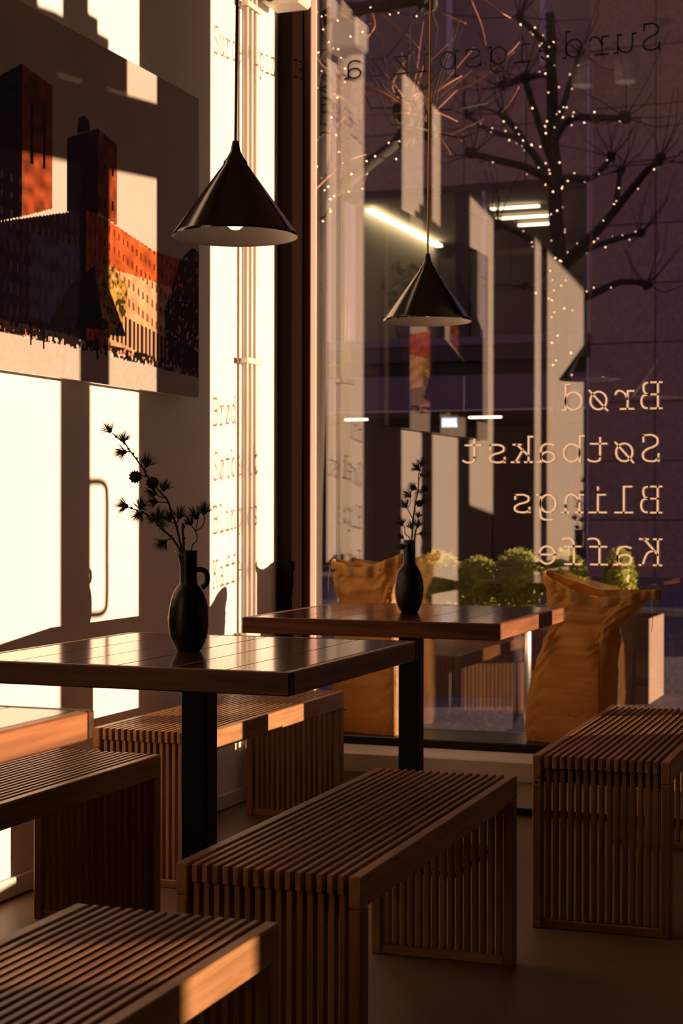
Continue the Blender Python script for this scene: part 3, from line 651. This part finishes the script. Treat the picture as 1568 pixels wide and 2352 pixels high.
# ---------------------------------------------------------------- words on the glass (read from the street)
def arc(cx, cy, rx, ry, a0, a1, n=18):
    return [(cx+rx*math.cos(math.radians(a0+(a1-a0)*i/n)), cy+ry*math.sin(math.radians(a0+(a1-a0)*i/n))) for i in range(n+1)]
CAP = 1.45
def sp(*p): return [(q.x, q.y) for q in smooth_path([(a, c_, 0) for a, c_ in p], 6)]
S_low = lambda k: [sp((.40*1, .98*k), (.22, 1.0*k), (-.08, 1.0*k), (-.36, .88*k), (-.36, .66*k), (-.12, .54*k), (.16, .47*k), (.42, .30*k), (.36, .08*k), (.08, 0), (-.2, .0), (-.44, .10*k)), [(.40, 1.0*k), (.40, .76*k)], [(-.44, .0), (-.44, .26*k)]]
G = {
 'S': S_low(CAP), 's': S_low(1.0),
 'u': [sp((-.42, 1), (-.42, .45), (-.36, .12), (-.1, .0), (.2, .08), (.40, .35)), [(-.6, 1), (-.42, 1)], [(.40, 1), (.40, 0), (.6, 0)], [(.2, 1), (.40, 1)]],
 'r': [[(-.5, 1), (-.18, 1), (-.18, 0)], [(-.5, 0), (.2, 0)], sp((-.18, .55), (-.02, .86), (.22, 1.02), (.42, .98), (.50, .84))],
 'd': [arc(-.05, .5, .46, .5, 0, 360, 28), [(.18, CAP), (.41, CAP), (.41, 0), (.6, 0)]],
 'e': [[(-.46, .53), (.46, .53)] , arc(0, .5, .46, .5, 4, 322, 26)],
 'i': [[(-.38, 1), (.02, 1), (.02, 0)], [(-.45, 0), (.5, 0)], [(.02, 1.28), (.02, 1.42)]],
 'g': [arc(-.05, .5, .44, .5, 0, 360, 28), [(.58, 1), (.39, 1)], sp((.39, 1), (.39, .4), (.39, -.12), (.28, -.36), (.02, -.42), (-.28, -.42))],
 'p': [arc(.05, .5, .46, .5, 0, 360, 28), [(-.6, 1), (-.41, 1), (-.41, -.45)], [(-.6, -.45), (-.16, -.45)]],
 'b': [arc(.05, .5, .46, .5, 0, 360, 28), [(-.62, CAP), (-.41, CAP), (-.41, 0)]],
 'z': [[(-.40, .78), (-.40, 1), (.38, 1), (-.44, 0), (.42, 0), (.42, .22)]],
 'a': [sp((-.36, .95), (-.1, 1.02), (.18, .98), (.36, .76), (.36, .4)), [(.36, .5), (.36, 0), (.56, 0)], arc(-.03, .28, .39, .29, 0, 360, 24)],
 'B': [[(-.6, CAP), (.08, CAP)], sp((.08, CAP), (.34, 1.38), (.40, 1.12), (.30, .86), (.06, .78)), [(-.40, .78), (.1, .78)], sp((.1, .78), (.42, .70), (.52, .40), (.40, .08), (.08, 0)), [(-.6, 0), (.08, 0)], [(-.40, CAP), (-.40, 0)]],
 'ø': [arc(0, .5, .46, .5, 0, 360, 28), [(.50, 1.06), (-.50, -.06)]],
 't': [[(-.1, 1.32), (-.1, .28)], sp((-.1, .28), (-.06, .08), (.15, 0), (.40, .02), (.56, .10)), [(-.46, 1), (.42, 1)]],
 'k': [[(-.6, CAP), (-.38, CAP), (-.38, 0)], [(-.58, 0), (-.18, 0)], [(-.38, .36), (.30, 1)], [(.08, 1), (.5, 1)], [(-.02, .66), (.38, 0)], [(.18, 0), (.6, 0)]],
 'l': [[(-.4, CAP), (.02, CAP), (.02, 0)], [(-.45, 0), (.5, 0)]],
 'n': [[(-.6, 1), (-.40, 1), (-.40, 0)], [(-.58, 0), (-.2, 0)], sp((-.40, .62), (-.2, .9), (.06, 1.02), (.30, .92), (.40, .62), (.40, .3)), [(.40, .4), (.40, 0)], [(.22, 0), (.6, 0)]],
 'K': [[(-.6, CAP), (-.2, CAP)], [(-.42, CAP), (-.42, 0)], [(-.6, 0), (-.2, 0)], [(-.42, .58), (.34, CAP)], [(.14, CAP), (.58, CAP)], sp((-.18, .80), (.12, .70), (.30, .40), (.42, 0)), [(.42, 0), (.6, 0)]],
 'f': [[(-.08, 0), (-.08, 1.05)], sp((-.08, 1.0), (-.04, 1.3), (.14, 1.44), (.36, 1.46), (.54, 1.42)), [(-.46, 1), (.44, 1)], [(-.5, 0), (.4, 0)]],
}
def ribbon(mb, pts, w, sx):
    P = [Vector((p[0], p[1])) for p in pts]; P = [p for i, p in enumerate(P) if i == 0 or (p-P[i-1]).length > 1e-5]
    closed = (P[0]-P[-1]).length < 1e-3
    if closed: P = P[:-1]
    n = len(P); L_ = []; Rr = []
    for i in range(n):
        a = P[i-1] if (i > 0 or closed) else P[i]; c_ = P[(i+1) % n] if (i < n-1 or closed) else P[i]
        d0 = (P[i]-a).normalized() if (P[i]-a).length > 1e-6 else (c_-P[i]).normalized()
        d1 = (c_-P[i]).normalized() if (c_-P[i]).length > 1e-6 else d0
        nn = Vector((-d0.y-d1.y, d0.x+d1.x)); nn = nn.normalized() if nn.length > 1e-6 else Vector((-d0.y, d0.x))
        k = w/max(.4, nn.dot(Vector((-d0.y, d0.x))))
        p = P[i].copy()
        if not closed and i == 0: p -= d1*w
        if not closed and i == n-1: p += d0*w
        L_.append(p+nn*k); Rr.append(p-nn*k)
    V = []
    for q in L_+Rr: V.append((-q.x*sx, 0, q.y*sx))
    V += [(x, .0008, z) for x, y, z in V]
    F = []; m = 2*n
    for i in range(n if closed else n-1):
        j = (i+1) % n
        F += [(i, j, n+j, n+i), (m+i, m+n+i, m+n+j, m+j), (i, m+i, m+j, j), (n+i, n+j, m+n+j, m+n+i)]
    if not closed: F += [(0, n, m+n, m), (n-1, m+n-1, m+2*n-1, 2*n-1)]
    mb.add(V, F)
TXT_X, TXT_P, TXT_S = -.9882, .0975, .0665
def word(text, z, mat, lab):
    r = empty('window_lettering', (TXT_X, YG-.008, z)); tag(r, lab, 'lettering', 'words on the shop window')
    for i, ch in enumerate(text):
        b = MB()
        for st in G[ch]: ribbon(b, st, .053, TXT_S)
        b.build('letter', M[mat], r, (-(i+.5)*TXT_P, 0, 0))
word('Surdeigspizza', 2.788, 'vinyl_black', 'black word Surdeigspizza high on the shop window')
word('Brød', 1.4608, 'vinyl_white', 'cream word Brød, top line of the list on the window')
word('Søtbakst', 1.2658, 'vinyl_white', 'cream word Søtbakst, second line of the list on the window')
word('Blings', 1.0748, 'vinyl_white', 'cream word Blings, third line of the list on the window')
word('Kaffe', .8799, 'vinyl_white', 'cream word Kaffe, bottom line of the list on the window')

# ---------------------------------------------------------------- the large print on the wall
PX, PY0, PY1, PZ0, PZ1 = XW+.05, 3.35, 5.07, 1.466, 2.488
def in_poly(Y, Z, poly):
    ins = np.zeros(Y.shape, bool); n = len(poly)
    for i in range(n):
        (y0, z0), (y1, z1) = poly[i], poly[(i+1) % n]
        if abs(z1-z0) < 1e-9: continue
        c_ = ((z0 > Z) != (z1 > Z)) & (Y < (y1-y0)*(Z-z0)/(z1-z0)+y0); ins ^= c_
    return ins
def paint_print():
    ny, nz = 400, 240
    y = np.linspace(PY0, PY1, ny+1); z = np.linspace(PZ0, PZ1, nz+1); Y, Z = np.meshgrid(y, z)
    rng = np.random.default_rng(2); C = np.zeros(Y.shape+(3,))
    def noise(fy, fz):
        g = rng.random((fz+2, fy+2)); u = (Y-PY0)/(PY1-PY0)*fy; v = (Z-PZ0)/(PZ1-PZ0)*fz
        i = np.clip(u.astype(int), 0, fy); j = np.clip(v.astype(int), 0, fz); a = u-i; b_ = v-j
        return (g[j, i]*(1-a)*(1-b_)+g[j, i+1]*a*(1-b_)+g[j+1, i]*(1-a)*b_+g[j+1, i+1]*a*b_)
    n1, n2, n3 = noise(60, 40), noise(160, 100), noise(14, 9)
    C[:] = np.array([.46, .43, .40]); C += (n3[..., None]-.5)*.05
    def fill(poly, col, amt=.3, n=None):
        m = in_poly(Y, Z, poly); n = n2 if n is None else n
        C[m] = (np.array(col)*(1+amt*2*(n[m]-.5))[:, None])
        return m
    brick, dark = (.20, .045, .016), (.0012, .001, .0012)
    m = fill(PIC_TOWER1_LIT, brick, .6, n1); C[m & (np.sin(Y*95) > .72) & (Z > 2.05) & (Z < 2.22)] = dark
    m = fill(PIC_TOWER1_DARK, dark); C[m & (np.sin(Y*130) > .75) & (np.sin(Z*130) > .3) & (Z < 2.02)] = (.007, .006, .005)
    fill(PIC_CUPOLA, (.008, .010, .010)); m = fill(PIC_TOWER2_LIT, brick, .6, n1); C[m & (np.sin(Y*140) > .6) & (np.sin(Z*60) > .6)] = dark
    fill(PIC_TOWER2_DARK, dark)
    m = fill(PIC_FRONT_DARK, (.0018, .0014, .0020), .6)
    q = m & (Y > 3.98) & (Z > 1.62) & (Z < 1.86); C[q] = np.array((.0028, .0028, .0075))*(1+.8*(n1[q]-.5))[:, None]  # bluish reflection on the gloss, painted into the print colours
    C[m & (np.sin(Y*190) > .72) & (np.sin(Z*105) > .0) & (Z > 1.58)] = (.0060, .0040, .0036)
    m = fill(PIC_WING, (.40, .088, .024), .5, n1); C[m & (np.sin(Y*210) > .35) & (np.sin(Z*120+Y*30) > .25)] = (.13, .03, .012)
    m = fill(PIC_WING_LOW, (.52, .31, .17), .35, n1); C[m & (np.sin(Y*200) > .3) & (np.sin(Z*105+Y*28) > .25)] = (.17, .075, .04)
    col = in_poly(Y, Z, PIC_WING_LOW) & (Z < 1.69-.13*(Y-4.5)) & (Z > 1.60-.13*(Y-4.5)); C[col] = (.42, .28, .17); C[col & (np.sin(Y*230) > -.15)] = (.02, .012, .010)
    m = in_poly(Y, Z, PIC_TREE); C[m & (n2 > .30)] = (.30, .19, .028); C[m & (n2 > .62)] = (.03, .03, .008); C[m & (n1 > .66)] = (.42, .28, .06)
    m = in_poly(Y, Z, PIC_TREE2); C[m & (n2 > .22)] = (.003, .0025, .0018); C[m & (n2 > .78)] = (.02, .014, .006)
    fill(PIC_PYR, (.0015, .0015, .0017), .4)
    fill(PIC_PLAZA, (.42, .38, .34), .08)
    base = np.interp(Y, [p[0] for p in sorted(PIC_PLAZA[:4])], [p[1] for p in sorted(PIC_PLAZA[:4])])
    h = Z-base
    st = (h > .0) & (h < .035) & (n2 > .42); C[st] = (.010, .007, .006)
    st = (h > .0) & (h < .03) & (n2 < .16); C[st] = (.35, .10, .06)
    for yy in (3.98, 4.05, 4.36):
        st = (abs(Y-yy) < .005) & (h > -.02) & (h < .045); C[st] = dark
    me = bpy.data.meshes.new('print_surface')
    V = np.stack([np.full(Y.shape, .0005), Y-PY0, Z-PZ0], -1).reshape(-1, 3)
    idx = np.arange((ny+1)*(nz+1)).reshape(nz+1, ny+1)
    F = np.stack([idx[:-1, :-1], idx[:-1, 1:], idx[1:, 1:], idx[1:, :-1]], -1).reshape(-1, 4)
    me.from_pydata(V.tolist(), [], F.tolist())
    at = me.color_attributes.new('print', 'FLOAT_COLOR', 'POINT')
    at.data.foreach_set('color', np.concatenate([np.clip(C, 0, 1), np.ones(Y.shape+(1,))], -1).astype(np.float32).ravel())
    m_, nt, b_, o = nt_new('glossy_photo_print'); a = nt.nodes.new('ShaderNodeVertexColor'); a.layer_name = 'print'
    nt.links.new(a.outputs[0], b_.inputs['Base Color']); b_.inputs['Roughness'].default_value = .05; b_.inputs['Specular IOR Level'].default_value = .45
    me.materials.append(m_); return me
r = empty('wall_picture', (PX, PY0, PZ0)); tag(r, 'large glossy photo print of brick towers on the white wall', 'picture')
MB().cbox((-.020, 0, 0), (0, PY1-PY0, PZ1-PZ0), .001).build('panel', plain('acrylic_panel', (.55, .5, .46), .2), r)
link('print_surface', paint_print(), r)
for yy in (.15, 1.5): MB().cbox((-.049, yy, .15), (-.02, yy+.06, .85), .002).build('spacer', M['black_metal'], r)

# ================================================================ THE STREET
M['asphalt'] = plain('street_asphalt', (.10, .080, .105), .8, noise=.35, nscale=3, bump=.2, bscale=30)
M['kerb'] = plain('kerb_stone', (.42, .36, .24), .8, noise=.15)
M['granite'] = plain('violet_granite', (.36, .225, .20), .7, noise=.22, nscale=14, rnd=.08)
M['joint'] = plain('dark_joint', (.05, .04, .045), .9)
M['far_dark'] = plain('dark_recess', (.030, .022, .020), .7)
M['upper_room'] = plain('dim_upper_room', (.36, .23, .27), .8)
M['far_brown'] = plain('brown_entrance_panel', (.055, .030, .022), .5, rnd=.3)
M['far_mull'] = plain('lavender_mullion', (.50, .42, .56), .4)
M['far_mull_dark'] = plain('dark_mullion', (.05, .036, .038), .5)
M['spandrel'] = plain('violet_spandrel', (.17, .12, .17), .6, rnd=.1)
M['inner_wall'] = plain('office_wall', (.62, .55, .40), .8)
M['inner_ceil'] = plain('office_ceiling', (.36, .30, .20), .8)
M['led'] = emit('led_bar', (1.0, .82, .52), 6.0)
M['blue_glint'] = emit('blue_reflection_glow', (.62, .82, 1.0), 1.6)  # glow imitating a bluish reflection in the window, no real lamp
M['corten'] = plain('corten_steel', (.085, .040, .021), .7, noise=.25, nscale=5)
M['soil'] = plain('planter_soil', (.06, .045, .05), .95, noise=.3, nscale=20)
M['leaf'] = translucent('boxwood_leaf', (.30, .33, .05), .4, .5, noise=.35, nscale=9)
M['tree_bark'] = plain('pollard_bark', (.009, .006, .0055), .9, bump=.5, bscale=18)
M['tree_twig'] = plain('red_twig', (.30, .115, .055), .7)
M['wire'] = plain('light_wire', (.02, .02, .02), .7)
M['fairy'] = emit('fairy_bulb', (1.0, .60, .34), 7.0)
M['steel'] = plain('brushed_steel', (.60, .56, .56), .25, metal=1)

g = MB().box((-30, 6.26, -.2), (45, 60, -.012)).build('street_ground', M['asphalt']); tag(g, 'violet-grey asphalt street outside the window', kind='structure')
o = MB().cbox((-14, 16.55, -.012), (4, 16.78, .07), .01).build('kerb', M['kerb']); tag(o, 'long pale kerb along the far side of the street', 'kerb')

# granite building opposite
YF = 26.0
B = empty('granite_building', (-7, YF, 0)); tag(B, 'violet granite office building across the street with lit upper floor', 'building')
def bp(name, a, c_, mat, ch=0, par=None):
    mb = MB(); base = (-7, YF, 0) if par is None else (0, 0, 0)
    a2 = [a[i]-(-7, YF, 0)[i] for i in range(3)]; c2 = [c_[i]-(-7, YF, 0)[i] for i in range(3)]
    (mb.cbox(a2, c2, ch) if ch else mb.box(a2, c2))
    o = mb.build(name, M[mat], B if par is None else par); return o
pw, phh = 1.047, .94
XO = -5.41                                            # right jamb of the openings
bp('core_wall', (XO, YF+.03, 0), (XO+13*pw, YF+.5, 11.2), 'joint')
bp('end_wall', (XO+13*pw+.01, YF-.03, 0), (24, YF+.5, 11.2), 'granite')
bp('core_wall', (-16, YF+.03, 6.40), (XO, YF+.5, 8.26), 'joint')
pm = MB().cbox((.008, -.04, .008), (pw-.008, .028, phh-.008), .006).mesh('granite_panel', M['granite'])
for j in range(12):
    for i in range(13): link('granite_panel', pm, B, (XO+i*pw+7, 0, j*phh-.05))
pm2 = MB().cbox((.008, -.04, .008), (pw-.008, .028, .93-.008), .006).mesh('granite_panel', M['granite'])
for j in range(2):
    for i in range(9): link('granite_panel', pm2, B, (XO-(i+1)*pw+7, 0, 6.40+j*.93))
# upper floor windows
bp('upper_glass', (-16, YF+.10, 8.26), (XO, YF+.12, 11.2), 'far_glass'); bp('upper_room_wall', (-16, YF+.6, 8.2), (XO, YF+.7, 11.3), 'upper_room'); bp('upper_room_floor', (-16, YF+.13, 8.1), (XO, YF+2.6, 8.258), 'far_dark'); bp('upper_room_ceiling', (-16, YF+.03, 11.2), (XO, YF+2.6, 11.3), 'far_dark')
for x in (-12.4, -10.85, -9.30, -7.78, -6.2): bp('upper_mullion', (x-.045, YF+.02, 8.26), (x+.045, YF+.09, 11.2), 'far_mull')
# lit office floor
bp('office_ceiling', (-9.6, YF+.03, 6.28), (XO+.3, 32, 6.399), 'inner_ceil'); bp('office_floor', (-16, YF+.03, 3.60), (XO+.3, 32, 3.72), 'far_dark')
bp('office_side_wall', (-9.6, YF+.5, 3.72), (-9.45, 31.9, 6.279), 'inner_wall'); bp('office_back_wall', (-9.45, 31.9, 3.72), (XO+.3, 32.0, 6.279), 'inner_ceil')
bp('office_end_wall', (XO+.1, YF+.5, 3.72), (XO+.3, 31.9, 6.279), 'inner_ceil'); bp('office_cabinet', (-9.40, 30.7, 3.72), (-7.2, 31.85, 5.95), 'far_dark', .01)
bp('office_cabinet', (-7.0, 29.3, 3.72), (XO+.05, 30.0, 5.30), 'far_dark', .01)
bp('ceiling_led', (-9.40, 26.5, 6.17), (-9.28, 30.6, 6.22), 'led')
for a, c_ in (((-7.40, 27.2, 6.2), (-6.54, 27.26, 6.235)), ((-7.55, 28.15, 6.2), (-6.58, 28.21, 6.235)), ((-7.35, 28.95, 6.2), (-6.65, 29.01, 6.235))): bp('ceiling_led', a, c_, 'led')
bp('office_glass', (-16, YF+.10, 3.76), (XO-.02, YF+.12, 6.34), 'far_glass')
bp('lintel', (-16, YF-.02, 6.30), (XO, YF+.16, 6.399), 'far_mull_dark'); bp('sill_ledge', (-16, YF-.06, 3.50), (XO, YF+.18, 3.76), 'far_mull_dark', .01); bp('sill_cap', (-16, YF-.08, 3.761), (XO, YF+.08, 3.90), 'spandrel', .01)
bp('jamb_strip', (XO-.045, YF-.045, 0), (XO-.002, YF+.05, 8.26), 'far_mull', .004)
for x, w_, mm in ((-7.55, .11, 'far_mull_dark'), (-7.19, .035, 'far_mull'), (-9.75, .1, 'far_mull_dark')): bp('office_mullion', (x-w_, YF+.0, 3.9), (x+w_, YF+.09, 6.30), mm)
pot = MB(); pot.lathe([(.0005, 0), (.16, 0), (.22, .38), (.19, .38), (.0005, .36)], 16); po = pot.build('office_plant_pot', M['spandrel'], B, (-8.75+7, .75, 3.90))
lv = MB(); rg = random.Random(8)
for i in range(90):
    a = rg.uniform(0, 6.28); z = rg.uniform(.35, 1.35); rr = rg.uniform(.1, .42)*(1.3-abs(z-.8)); p = Vector((math.cos(a)*rr, math.sin(a)*rr, z)); u = Vector((rg.uniform(-1, 1), rg.uniform(-1, 1), rg.uniform(-1, 1))).normalized()*.11; v = u.orthogonal().normalized()*.04
    lv.add([p-u, p+v, p+u, p-v], [(0, 1, 2, 3)])
lf = lv.build('office_plant_leaves', M['leaf'], B, (-8.75+7, .75, 3.90)); lf['kind'] = 'stuff'
# spandrel and ground floor
for i in range(5): bp('spandrel_panel', (XO-(i+1)*2.1+.01, YF-.03, 2.70), (XO-i*2.1-.01, YF+.05, 3.27), 'spandrel', .008)
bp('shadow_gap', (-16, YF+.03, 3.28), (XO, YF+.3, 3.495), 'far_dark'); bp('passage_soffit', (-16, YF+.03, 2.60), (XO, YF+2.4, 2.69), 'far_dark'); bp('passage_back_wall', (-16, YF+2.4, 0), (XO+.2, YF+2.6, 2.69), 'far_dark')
for i in range(9): bp('entrance_panel', (XO-(i+1)*1.12+.02, YF+2.3, .03), (XO-i*1.12-.02, YF+2.39, 2.55), 'far_brown', .01)
for a, c_ in (((-9.70, YF+.25, 2.575), (-9.30, YF+.31, 2.599)), ((-7.50, YF+.25, 2.575), (-6.95, YF+.31, 2.599))): bp('passage_led', a, c_, 'led')
bp('reflection_glow', (-7.95, YF+.2, 2.43), (-7.70, YF+.23, 2.58), 'blue_glint')  # small glowing patch added in place of a bright reflection in the glass

# corten planter with clipped shrubs
P = empty('corten_planter', (-2.6, 9.7, 0)); tag(P, 'long rusty steel planter outside holding clipped shrubs', 'planter')
def plb(name, a, c_, mat, ch=.004): return MB().cbox([a[0]+2.6, a[1]-9.7, a[2]+.012-.012], [c_[0]+2.6, c_[1]-9.7, c_[2]], ch).build(name, M[mat], P)
for i in range(3): plb('front_sheet', (-3.3+i*.575+.002, 9.2, -.012), (-3.3+(i+1)*.575-.002, 9.21, .47), 'corten', .002)
plb('back_sheet', (-3.3, 9.69, -.012), (-1.575, 9.70, .47), 'corten', .002); plb('end_sheet', (-1.587, 9.211, -.012), (-1.575, 9.689, .47), 'corten', .002); plb('end_sheet', (-3.3, 9.211, -.012), (-3.288, 9.689, .47), 'corten', .002)
plb('soil', (-3.285, 9.215, .30), (-1.592, 9.685, .44), 'soil')
def shrub(loc, rx, rz_, lab, n=900, seed=1):
    r = empty('clipped_shrub', loc); tag(r, lab, 'shrub', 'clipped shrubs in the planter')
    rg = random.Random(seed); b = MB()
    for i in range(n):
        d = Vector((rg.gauss(0, 1), rg.gauss(0, 1), rg.gauss(0, 1))).normalized(); k = rg.uniform(.78, 1.04)
        p = Vector((d.x*rx*k, d.y*rx*k, d.z*rz_*k)); q = (d+Vector((rg.uniform(-.9, .9), rg.uniform(-.9, .9), rg.uniform(-.9, .9)))).normalized()
        u = q.orthogonal().normalized()*.010; l_ = q*.022
        b.add([p-l_*.5, p+u, p+l_*1.2, p-u], [(0, 1, 2, 3)])
    b.sphere((0, 0, 0), rx*.74, 12, 8, rz_/rx)
    o = b.build('foliage', M['leaf'], r); o['kind'] = 'stuff'
    MB().tube([(0, 0, .42-loc[2]), (0, 0, -rz_*.4)], .015, n=7).build('stem', M['tree_bark'], r)
shrub((-2.90, 9.47, .635), .170, .185, 'round green shrub ball nearest the far vase, dappled in sunlight', 1500, 1)
shrub((-2.625, 9.40, .625), .145, .165, 'round green shrub ball, second from the far vase', 1300, 2)
shrub((-2.37, 9.35, .655), .140, .19, 'round shrub ball in the middle of the planter, third from the far vase', 1200, 3)
shrub((-2.09, 9.35, .655), .125, .19, 'round shrub directly behind the top of the splayed sack', 1000, 4)
shrub((-1.78, 9.38, .645), .092, .21, 'narrow upright bright green shrub at the right end of the planter', 900, 5)
bo = empty('steel_bollard', (-1.955, 7.80, -.012)); tag(bo, 'shiny steel bollard standing outside below the window table', 'bollard')
MB().lathe([(.0005, .55), (.038, .545), (.045, .53), (.045, 0), (.0005, 0)], 24).build('post', M['steel'], bo)
MB().lathe([(.0005, .012), (.075, .012), (.08, .0), (.0005, 0)], 24).build('foot_ring', M['steel'], bo)

# pollarded trees with fairy lights
def make_tree(limbs, lab, seed, twigs=True):
    base = Vector(limbs[0][3][0]); base.z = -.012
    r = empty('pollarded_tree', base); tag(r, lab, 'tree', 'pollarded street trees with fairy lights'); rg = random.Random(seed); paths = []; tw = MB()
    for i, (r0, r1, knob, pts) in enumerate(limbs):
        Pp = smooth_path(pts, 4)
        if i == 0: Pp[0] = base.copy()
        Pp = [p + Vector((rg.uniform(-1, 1), rg.uniform(-1, 1), rg.uniform(-1, 1)))*(r0*.12) for p in Pp]; paths.append((r0, r1, Pp))
        b = MB(); b.tube([p-base for p in Pp], r0, r1, 9)
        if knob:
            for _ in range(6): b.sphere(Pp[-1]-base+Vector((rg.uniform(-1, 1), rg.uniform(-1, 1), rg.uniform(-1, 1)))*r1*1.1, r1*rg.uniform(1.0, 1.6), 8, 5)
            if twigs:
                for _ in range(9):
                    d = Vector((rg.uniform(-1, 1), rg.uniform(-1, 1), rg.uniform(-.3, 1.2))).normalized(); L_ = rg.uniform(.3, .8); e = Pp[-1]
                    tw.tube([e-base, e+d*L_*.5+Vector((rg.uniform(-.06, .06),)*3)-base, e+d*L_+Vector((0, 0, .12))-base], .007, .003, 4)
        b.build('trunk' if i == 0 else 'limb', M['tree_bark'], r)
    if tw.v: o = tw.build('twigs', M['tree_bark'], r); o['kind'] = 'stuff'
    return r, paths, base
BULB = MB().sphere((0, 0, 0), 1, 8, 6).mesh('bulb', M['fairy'])
def lights(base, pts_list, lab):
    r = empty('fairy_lights', base); tag(r, lab, 'string lights'); w_ = MB(); n = 0
    for path, bulbs in pts_list:
        if len(path) > 1: w_.tube([p-base for p in path], .0035, n=4)
        for p, s in bulbs: o = link('bulb', BULB, r, p-base); o.scale = (s,)*3
    w_.build('wire', M['wire'], r); return r
t1, p1, b1 = make_tree(T1, 'bare pollarded tree on the right wound with tiny lights', 21)
rg = random.Random(4); Ls = []
def along(path, r0, r1, step, size, turns, lo=0, hi=1):
    L_ = [0]
    for i in range(1, len(path)): L_.append(L_[-1]+(path[i]-path[i-1]).length)
    tot = L_[-1]; out = []; pts = []; s = lo*tot
    while s < hi*tot:
        i = max(k for k in range(len(L_)) if L_[k] <= s); i = min(i, len(path)-2)
        f = (s-L_[i])/max(1e-6, L_[i+1]-L_[i]); c_ = path[i].lerp(path[i+1], f); rr = (r0+(r1-r0)*s/tot)*1.12+.01
        tn = (path[i+1]-path[i]).normalized(); u = tn.orthogonal().normalized(); v = tn.cross(u); a = s*turns+rg.uniform(-.5, .5)
        q = c_+(u*math.cos(a)+v*math.sin(a))*rr; pts.append(q)
        if rg.random() < .82: out.append((q, size*rg.uniform(.6, 1.15)))
        s += step*rg.uniform(.6, 1.5)
    return pts, out
for i, (r0, r1, Pp) in enumerate(p1):
    if i == 0: Ls.append(along(Pp, r0, r1, .050, .0062, 26, .40, .95))
    else: Ls.append(along(Pp, r0, r1, .14, .0062, 14))
lights(b1, Ls, 'string of tiny warm lights on the right-hand tree')
t2, p2, b2 = make_tree(T2, 'near bare tree at the left of the window with sunlit twigs', 22, True)
tw = MB()
for pts in T2_TWIGS: tw.tube([p-b2 for p in smooth_path(pts, 5)], .0065, .003, 5)
rg2 = random.Random(6)
kn = Vector(T2[2][3][-1])
for i in range(7):
    d = Vector((rg2.uniform(-1, 1), rg2.uniform(-.6, .6), rg2.uniform(-.5, 1))).normalized(); L_ = rg2.uniform(.2, .75)
    tw.tube([kn-b2, kn+d*L_*.5+Vector((0, 0, rg2.uniform(-.08, .1)))-b2, kn+d*L_+Vector((0, 0, rg2.uniform(-.1, .1)))-b2], .0055, .002, 4)
o = tw.build('sunlit_twigs', M['tree_twig'], t2); o['kind'] = 'stuff'
Ls = []
for i, (r0, r1, Pp) in enumerate(p2):
    if i == 0: Ls.append(along(Pp, r0, r1, .10, .0046, 12, .55, .98))
    elif i in (1, 4): Ls.append(along(Pp, r0, r1, .085, .0046, 16))
for pts in T2_STRANDS: Ls.append(along(smooth_path(pts, 4), .03, .03, .085, .0046, 10))
lights(b2, Ls, 'string of warm lights hanging in the left-hand tree')
